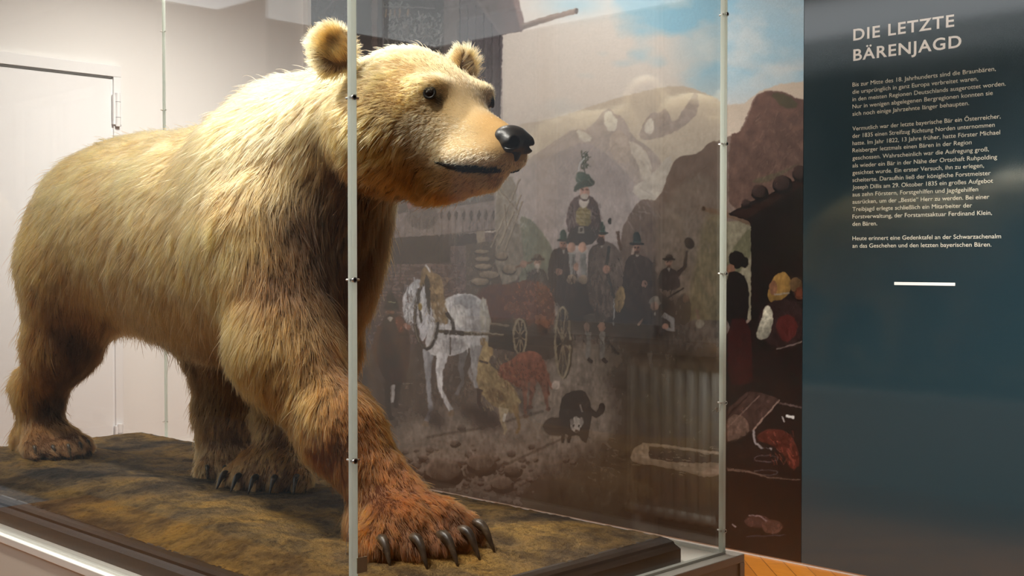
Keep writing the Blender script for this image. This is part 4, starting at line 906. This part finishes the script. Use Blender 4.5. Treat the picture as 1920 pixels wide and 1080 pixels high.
folds(898, 665, 968, 768, 90, 9, 1.1, (100, 78, 48), (192, 168, 122), 1.4, .5); folds(935, 665, 1026, 735, 90, 8, 1.3, (84, 48, 40), (164, 104, 84), 1.4, .5); folds(1052, 738, 1104, 820, 60, 10, 1.3, (34, 32, 32), (92, 88, 86), 1.4, .5)
folds(1420, 200, 1508, 400, 160, 12, 1.9, (76, 56, 48), (126, 98, 84), 2.0, .35, .5); folds(1290, 320, 1362, 470, 120, 16, 1.8, (96, 82, 74), (146, 130, 118), 2.2, .25, .4); folds(950, 300, 1230, 420, 180, 18, 1.0, (150, 138, 136), (186, 174, 166), 2.4, .25, .5)
folds(576, 0, 940, 240, 260, 34, 1.57, (64, 58, 64), (108, 100, 104), 1.4, .4, .03)
folds(740, 380, 928, 444, 90, 22, 1.57, (86, 76, 76), (138, 124, 120), 1.2, .4, .03)
folds(1360, 620, 1505, 1040, 120, 26, .1, (34, 24, 24), (44, 30, 28), 1.6, .5, .3)
# log trough and yard on the right
fill([(1181, 862), (1186, 845), (1200, 831), (1218, 834), (1216, 850), (1260, 856), (1340, 868), (1366, 872), (1366, 884), (1330, 896), (1300, 890), (1285, 884), (1250, 878), (1222, 872), (1205, 872)], (138, 118, 98), var=.2, sc=6, shade=(0, 1, -.3)); fill([(1212, 846), (1230, 843), (1345, 858), (1345, 870), (1222, 864)], (56, 46, 40)); line([(1204, 832), (1260, 838), (1362, 852)], 5, (146, 126, 106)); fill([(1310, 884), (1366, 866), (1366, 884), (1330, 894)], (150, 122, 104)); strokes(1185, 835, 1360, 890, 90, 16, .1, 1.2, [(176, 156, 132), (90, 74, 60)], .5, .1)
fill([(1182, 870), (1220, 880), (1290, 895), (1280, 912), (1190, 905)], (52, 46, 40), soft=4, alpha=.7)
strokes(1280, 1000, 1350, 1050, 30, 22, -.4, 1, [(120, 112, 90)], .4, .8)
# dark hut on the right edge, its roof poles and stones
fill([(1362, 415), (1415, 415), (1415, 600), (1362, 600)], (122, 114, 92), smooth=0, soft=2, var=.15); fill([(1362, 480), (1415, 415), (1415, 470), (1366, 540)], (84, 84, 58), soft=3, alpha=.7)
line([(1317, 391), (1370, 404), (1425, 424)], [8, 10, 12], (104, 80, 62), shade=(0, 1, -.6)); oval(1319, 391, 4, 5, (84, 64, 50))
fill([(1408, 424), (1404, 414), (1365, 402), (1400, 382), (1440, 366), (1505, 330), (1530, 312), (1530, 1100), (1408, 1100)], (27, 18, 16), smooth=0, var=.2, sc=30)
fill([(1372, 400), (1440, 372), (1504, 334), (1530, 318), (1530, 334), (1440, 386), (1400, 410)], (44, 26, 22), smooth=0, var=.2)
for x, y, a, b in ((1400, 382, 10, 8), (1425, 360, 16, 15), (1467, 345, 19, 18), (1500, 325, 14, 16)): oval(x, y+2, a, b, (22, 15, 14)); oval(x-2, y-2, a*.8, b*.8, (58, 42, 38), shade=(1, 1, -.7))
line([(1360, 440), (1360, 540)], 1, (60, 60, 60), alpha=.3)
fill([(1358, 640), (1408, 600), (1530, 640), (1530, 1100), (1358, 1100)], (29, 20, 18), smooth=0, var=.2, soft=2)
oval(1381, 487, 15, 17, (26, 20, 18)); oval(1396, 492, 8, 10, (22, 17, 16)); oval(1370, 505, 8, 10, (120, 80, 60)); fill([(1360, 512), (1385, 508), (1400, 522), (1406, 560), (1400, 612), (1360, 620)], (26, 21, 21)); fill([(1362, 600), (1406, 595), (1412, 700), (1408, 722), (1362, 722)], (48, 18, 18), var=.2)
fill([(1438, 560), (1444, 530), (1455, 515), (1470, 508), (1482, 520), (1484, 545), (1470, 560), (1450, 570)], (128, 92, 40), shade=(1, 1, -.7)); oval(1450, 540, 8, 14, (110, 70, 46)); oval(1492, 533, 12, 14, (84, 60, 36), shade=(1, 0, -.4)); oval(1500, 550, 10, 12, (80, 38, 24))
fill([(1420, 600), (1432, 572), (1462, 560), (1500, 565), (1510, 620), (1480, 660), (1430, 640)], (40, 26, 26)); fill([(1450, 600), (1484, 586), (1500, 620), (1470, 650)], (78, 26, 24), alpha=.8); line([(1452, 552), (1480, 550)], 3, (120, 112, 104), alpha=.7)
fill([(1428, 600), (1432, 576), (1442, 572), (1450, 590), (1448, 615), (1438, 636), (1420, 638), (1418, 620)], (146, 138, 118), var=.3, sc=5, shade=(1, 1, -.9))
line([(1455, 655), (1475, 650), (1505, 640)], 2.4, (110, 92, 84), alpha=.8)
fill([(1360, 770), (1400, 735), (1420, 735), (1462, 748), (1412, 806), (1362, 830)], (56, 38, 34), smooth=0, var=.3, sc=8); line([(1412, 806), (1462, 750)], 3, (120, 92, 80)); line([(1366, 800), (1424, 742)], 1.6, (100, 76, 66)); line([(1362, 782), (1404, 740)], 1.6, (30, 20, 18)); fill([(1345, 800), (1385, 770), (1412, 806), (1380, 828), (1350, 826)], (104, 78, 64), var=.3, sc=5, alpha=.6)
line([(1462, 756), (1505, 764)], 4, (90, 70, 66), alpha=.7); line([(1474, 780), (1490, 783)], 5, (184, 176, 168)); line([(1470, 792), (1466, 780)], 2, (150, 140, 134))
line([(1412, 806), (1416, 830), (1430, 842), (1448, 842)], 4, (128, 116, 114)); oval(1435, 866, 24, 26, (30, 20, 20)); ring(1436, 860, 22, 6, 1.5, (74, 60, 60)); ring(1436, 886, 22, 5, 1.5, (64, 54, 54))
fill([(1418, 815), (1440, 803), (1470, 806), (1490, 822), (1502, 870), (1484, 885), (1470, 850), (1440, 830), (1424, 830)], (74, 30, 24), var=.35, sc=6); strokes(1440, 806, 1500, 870, 50, 16, 1.1, 1.6, [(120, 52, 38), (40, 18, 16)], .6, .3)
line([(1362, 880), (1400, 884), (1440, 895), (1500, 900)], [5, 4, 2, 2], (96, 72, 60), alpha=.8)
oval(1420, 978, 24, 12, (74, 46, 42), alpha=.8, soft=2, var=.3, sc=5); oval(1448, 988, 20, 13, (84, 52, 44), alpha=.8, soft=2, var=.3, sc=5); line([(1372, 983), (1380, 988)], 3, (120, 100, 96)); line([(1404, 966), (1425, 968), (1438, 978)], 2, (120, 96, 94)); line([(1400, 1006), (1470, 1003)], 2, (52, 46, 52))
# brushwork and grain of the print: edges wander, tones mottle
wx = (fbm(XX/6, YY/6, 3, 91)-.44)*np.where(YY > 280, 2.2, 4.0); wy = (fbm(XX/6, YY/6, 3, 97)-.44)*np.where(YY > 280, 2.2, 4.0)
IMG = IMG[np.clip((YY-CY0+wy).astype(int), 0, CH-1), np.clip((XX-CX0+wx).astype(int), 0, CW-1)]
mott = (fbm(XX/4, YY/9, 3, 61)-.44)*.42 + (fbm(XX/14, YY/14, 3, 63)-.44)*.30
skyw = np.clip((300-YY)/120, 0, 1)*np.clip((XX-930)/20, 0, 1)
IMG = IMG*(1+mott*(1-.85*skyw)*np.clip((YY-300)/200, .3, 1))[..., None]
lum = IMG.mean(2, keepdims=True); IMG = lum + (IMG-lum)*(1 - .22*(1-skyw))[..., None]
IMG *= (1+.07*(fbm(XX/1.6, YY/1.6, 2, 77)-.38)+.05*(prng.random((CH, CW))-.5))[..., None]
IMG = np.clip(IMG, 0, 255)
ART = srgb(IMG)
behind = np.clip((1366-XX)/4, 0, 1)[..., None]  # inks darkened where seen through the case, offsetting the panes' pale reflections
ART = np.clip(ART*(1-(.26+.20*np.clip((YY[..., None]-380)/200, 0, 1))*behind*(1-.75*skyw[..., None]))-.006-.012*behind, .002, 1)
def to_canvas(X, Z):
    a, p_ = YAW, PITCH; dx, dy, dz = X, MYF, Z-CAM_Z
    r = dx*math.cos(a)+dy*math.sin(a); f = -dx*math.sin(a)+dy*math.cos(a)
    q = f*math.cos(p_)-dz*math.sin(p_); u = dz*math.cos(p_)+f*math.sin(p_)
    return 960+FPX*r/q, 540-FPX*u/q
mw, mh = 900, 1060
# columns are spread so that printed dots stay about square
t_ = np.linspace(0, 1, mw); px0 = to_canvas(MX0, 1.2)[0]; px1 = to_canvas(MX1, 1.2)[0]
pxs = px0+(px1-px0)*t_; xs_ = np.linspace(MX0, MX1, 4000); mx_ = np.interp(pxs, to_canvas(xs_, 1.2)[0], xs_); mx_[0] = MX0; mx_[-1] = MX1
mz_ = np.linspace(MZ0, MZ1, mh)
GXm, GZm = np.meshgrid(mx_, mz_)
u_, v_ = to_canvas(GXm, GZm)
u_ = np.clip(u_-CX0, 0, CW-1.01); v_ = np.clip(v_-CY0, 0, CH-1.01); ui = u_.astype(int); vi = v_.astype(int); fu = (u_-ui)[..., None]; fv = (v_-vi)[..., None]
mc = ART[vi, ui]*(1-fu)*(1-fv)+ART[vi, ui+1]*fu*(1-fv)+ART[vi+1, ui]*(1-fu)*fv+ART[vi+1, ui+1]*fu*fv
INK = 1.0
mc = np.clip(mc*INK*np.array([.95, 1.0, 1.05]), .001, .95)
mural = empty('wall_mural', ((MX0+MX1)/2, WALL_Y, 0), 'floor-to-ceiling printed mural of hunters, a grey horse and a cart in the mountains', 'mural')
OX, OY = (MX0+MX1)/2, WALL_Y
vm = np.stack([GXm-OX, np.full_like(GXm, MYF-OY), GZm], -1).reshape(-1, 3)
me = bpy.data.meshes.new('print'); nv = len(vm); nf = (mw-1)*(mh-1)
me.vertices.add(nv); me.vertices.foreach_set('co', vm.astype(np.float32).ravel())
ii = (np.arange(mh-1)[:, None]*mw+np.arange(mw-1)[None]).ravel()
loops = np.stack([ii, ii+1, ii+mw+1, ii+mw], 1).astype(np.int32).ravel()
me.loops.add(nf*4); me.loops.foreach_set('vertex_index', loops)
me.polygons.add(nf); me.polygons.foreach_set('loop_start', np.arange(0, nf*4, 4, dtype=np.int32)); me.update(calc_edges=True)
ca = me.color_attributes.new('print', 'FLOAT_COLOR', 'POINT'); ca.data.foreach_set('color', np.concatenate([mc.reshape(-1, 3), np.ones((nv, 1))], 1).astype(np.float32).ravel())
pr = bpy.data.objects.new('print', me); C.objects.link(pr); pr.parent = mural
def print_build(n, b):
    a = nd(n, 'ShaderNodeAttribute', attribute_name='print'); n.links.new(a.outputs[0], b.inputs['Base Color'])
me.materials.append(mat('satin_printed_vinyl', rough=.24, spec=.9, build=print_build))
edgem = mat('dark_board_edge', (.02, .02, .022), .5)
MB().box((MX0-OX, MYF+.0006-OY, MZ0), (MX1-OX, 0, MZ1)).build('backing_board', edgem, mural)
# ------------------------------------------------------------------ teal text panel
TX0, TX1, TZ0, TZ1 = MX1+.002, -1.02, .012, 2.90
panel = empty('text_panel', ((TX0+TX1)/2, WALL_Y, 0), 'dark teal floor-to-ceiling wall panel with white German text beside the mural', 'text panel')
PXC = (TX0+TX1)/2
tealm = mat('satin_teal_panel', (.014, .031, .039), .09, spec=1.0)
tealm.node_tree.nodes['Principled BSDF'].inputs['IOR'].default_value = 1.55
MB().box((TX0-PXC, -MT, TZ0), (TX1-PXC, -.001, TZ1)).build('panel_board', tealm, panel)
whitet = mat('white_lettering', (.86, .83, .78), .12, spec=1.0); creamt = mat('cream_lettering', (.68, .61, .49), .12, spec=1.0)
def on_wall(px, py):
    a, p_ = YAW, PITCH; x = (px-960)/FPX; y = -(py-540)/FPX
    fx, fy = -math.sin(a), math.cos(a); ux, uy, uz = fx*math.sin(p_), fy*math.sin(p_), math.cos(p_)
    d = (fx*math.cos(p_)+math.cos(a)*x+ux*y, fy*math.cos(p_)+math.sin(a)*x+uy*y, -math.sin(p_)+uz*y)
    t = MYF/d[1]; return d[0]*t, CAM_Z+d[2]*t
TITLE = [('DIE LETZTE', 1600, 76, 1789, .0), ('BÄRENJAGD', 1600, 114, 1802.5, .0)]
BODY = [("Bis zur Mitte des 18. Jahrhunderts sind die Braunbären,", 162.6, 1867), ("die ursprünglich in ganz Europa verbreitet waren,", 176.2, 1833.6),
 ("in den meisten Regionen Deutschlands ausgerottet worden.", 189.9, 1885.5), ("Nur in wenigen abgelegenen Bergregionen konnten sie", 203.6, 1861.3),
 ("sich noch einige Jahrzehnte länger behaupten.", 217.3, 1817), ("Vermutlich war der letzte bayerische Bär ein Österreicher,", 245, 1876),
 ("der 1835 einen Streifzug Richtung Norden unternommen", 258.7, 1865), ("hatte. Im Jahr 1822, 13 Jahre früher, hatte Förster Michael", 272.4, 1875),
 ("Reisberger letztmals einen Bären in der Region", 285.9, 1821.7), ("geschossen. Wahrscheinlich war die Aufregung groß,", 300, 1854),
 ("als wieder ein Bär in der Nähe der Ortschaft Ruhpolding", 314.1, 1869.5), ("gesichtet wurde. Ein erster Versuch, ihn zu erlegen,", 327.6, 1845),
 ("scheiterte. Daraufhin ließ der königliche Forstmeister", 341.3, 1857.6), ("Joseph Dillis am 29. Oktober 1835 ein großes Aufgebot", 354.8, 1862),
 ("aus zehn Förstern, Forstgehilfen und Jagdgehilfen", 368.4, 1834), ("ausrücken, um der „Bestie“ Herr zu werden. Bei einer", 382.1, 1855),
 ("Treibjagd erlegte schließlich ein Mitarbeiter der", 395.9, 1822.6), ("Forstverwaltung, der Forstamtsaktuar Ferdinand Klein,", 409.8, 1860),
 ("den Bären.", 423.5, 1644.8), ("Heute erinnert eine Gedenktafel an der Schwarzachenalm", 450.5, 1877), ("an das Geschehen und den letzten bayerischen Bären.", 464.5, 1859)]
def text_mesh(s, bold, spacing):
    cu = bpy.data.curves.new('lettering', 'FONT'); cu.body = s; cu.size = 1.0; cu.offset = bold; cu.space_character = spacing; cu.resolution_u = 4
    o = bpy.data.objects.new('lettering', cu); C.objects.link(o); dg_ = bpy.context.evaluated_depsgraph_get(); dg_.update()
    m_ = o.evaluated_get(dg_).to_mesh(); v_ = np.array([tuple(q.co) for q in m_.vertices]); f_ = [tuple(p.vertices) for p in m_.polygons]
    o.evaluated_get(dg_).to_mesh_clear(); bpy.data.objects.remove(o); bpy.data.curves.remove(cu)
    return v_, f_
def lay(lines, cap, bold, spacing, name, m_):
    V_, F_ = [], []
    for s, xl, yb, xr in lines:
        v_, f_ = text_mesh(s, bold, spacing); x0_, z0_ = on_wall(xl, yb)
        x1_, _ = on_wall(xr, yb); sx = (x1_-x0_)/(v_[:, 0].max()-v_[:, 0].min()); sz = cap/.73
        k = len(V_)
        for q in v_: V_.append(((q[0]-v_[:, 0].min())*sx+x0_-PXC, -MT-.0006, z0_+q[1]*sz))
        F_ += [tuple(i+k for i in p) for p in f_]
    return mesh_obj(name, V_, F_, m_, panel)
_, za = on_wall(1600, 76); _, zb = on_wall(1600, 54); cap_ = zb-za
for s, a, b, c, _ in TITLE: lay([(s, a, b, c)], cap_, .018, 1.12, 'title_lettering', whitet)['label'] = 'large white capitals'
_, za = on_wall(1598.5, 162.6); _, zb = on_wall(1598.5, 154.6); cap_ = zb-za
for i0, i1 in ((0, 5), (5, 19), (19, 21)): lay([(s, 1598.5, b, c) for s, b, c in BODY[i0:i1]], cap_, .0, 1.0, 'text_paragraph', creamt)['label'] = 'small cream text'
xa, za = on_wall(1677, 532); xb, _ = on_wall(1791, 532)
MB().box((xa-PXC, -MT-.0012, za-.0045), (xb-PXC, -MT-.0002, za+.0065)).build('dividing_rule', whitet, panel)

# ------------------------------------------------------------------ radiator under the window sill, added luminous ceiling
radm = mat('cream_radiator_enamel', (.78, .76, .66), .4)
R0, R1, RZ0, RZ1 = -.60, -.06, .15, .78
def radiator(R0, R1, label):
    rx = (R0+R1)/2; rad = empty('radiator', (rx, WALL_Y, 0), label, 'radiator', )
    k = 0; x = R0
    while x < R1-.03:
        s = MB()
        for y in (-.055, -.105, -.155): s.tube([(x+.03-rx, y, RZ0), (x+.03-rx, y, RZ1)], .018, 10)
        s.tube([(x+.03-rx, -.04, RZ1), (x+.03-rx, -.17, RZ1)], .026, 10); s.tube([(x+.03-rx, -.04, RZ0), (x+.03-rx, -.17, RZ0)], .026, 10)
        s.build('radiator_section', radm, rad, True); x += .062
    MB().tube([(R0-rx, -.08, RZ0+.02), (R0-rx-.03, -.08, RZ0+.02), (R0-rx-.03, -.08, .01)], .011, 8).build('supply_pipe', radm, rad)
    f = MB(); f.box((R0+.02-rx, -.16, .001), (R0+.05-rx, -.04, RZ0)); f.build('foot', radm, rad)
    f = MB(); f.box((R1-.05-rx, -.16, .001), (R1-.02-rx, -.04, RZ0)); f.build('foot', radm, rad)
radiator(R0, R1, 'cream column radiator under the sill, mirrored in the glass end pane')
lumm = bpy.data.materials.new('bright_ceiling_glow'); lumm.use_nodes = True
lb = lumm.node_tree.nodes['Principled BSDF']; lb.inputs['Emission Color'].default_value = (.93, .97, 1.0, 1); lb.inputs['Emission Strength'].default_value = LUM; lb.inputs['Base Color'].default_value = (.8, .8, .8, 1)
lc = empty('added_bright_ceiling', (-5.2, -.97, CEIL), 'large luminous panel added as bright ceiling behind the viewer, mirrored in the teal panel', 'added ceiling glow')
MB().box((-2.8, -1.42, -.04), (2.8, 1.42, -.012)).build('diffuser', lumm, lc)  # glow added for the bright ceiling's reflection, also fills the room
fr = MB(); fr.box((-2.84, -1.46, -.045), (-2.8, 1.46, 0)); fr.box((2.8, -1.46, -.045), (2.84, 1.46, 0)); fr.box((-2.8, -1.46, -.045), (2.8, -1.42, 0)); fr.box((-2.8, 1.42, -.045), (2.8, 1.46, 0)); fr.build('frame', wf, lc)
# unseen spotlight housings on the ceiling, added lamps included
hm = mat('white_spotlight_housing', (.75, .75, .74), .4); lens = mat('spotlight_lens', (.9, .88, .8), .1)
for i, (loc, tgt) in enumerate(LAMPS):
    lp = empty('ceiling_spotlight', loc, 'white cylindrical ceiling spotlight out of view; text panel and radiator ones added', 'spotlight', 'spotlights above the case')
    d = (Vector(tgt)-Vector(loc)).normalized(); b = -d*.03
    MB().tube([tuple(b-d*.14), tuple(b-d*.02)], .05, 16).build('lamp_housing', hm, lp, True)
    MB().tube([tuple(b-d*.08), (b.x-d.x*.08, b.y-d.y*.08, CEIL-loc[2])], .012, 8).build('mount', hm, lp)
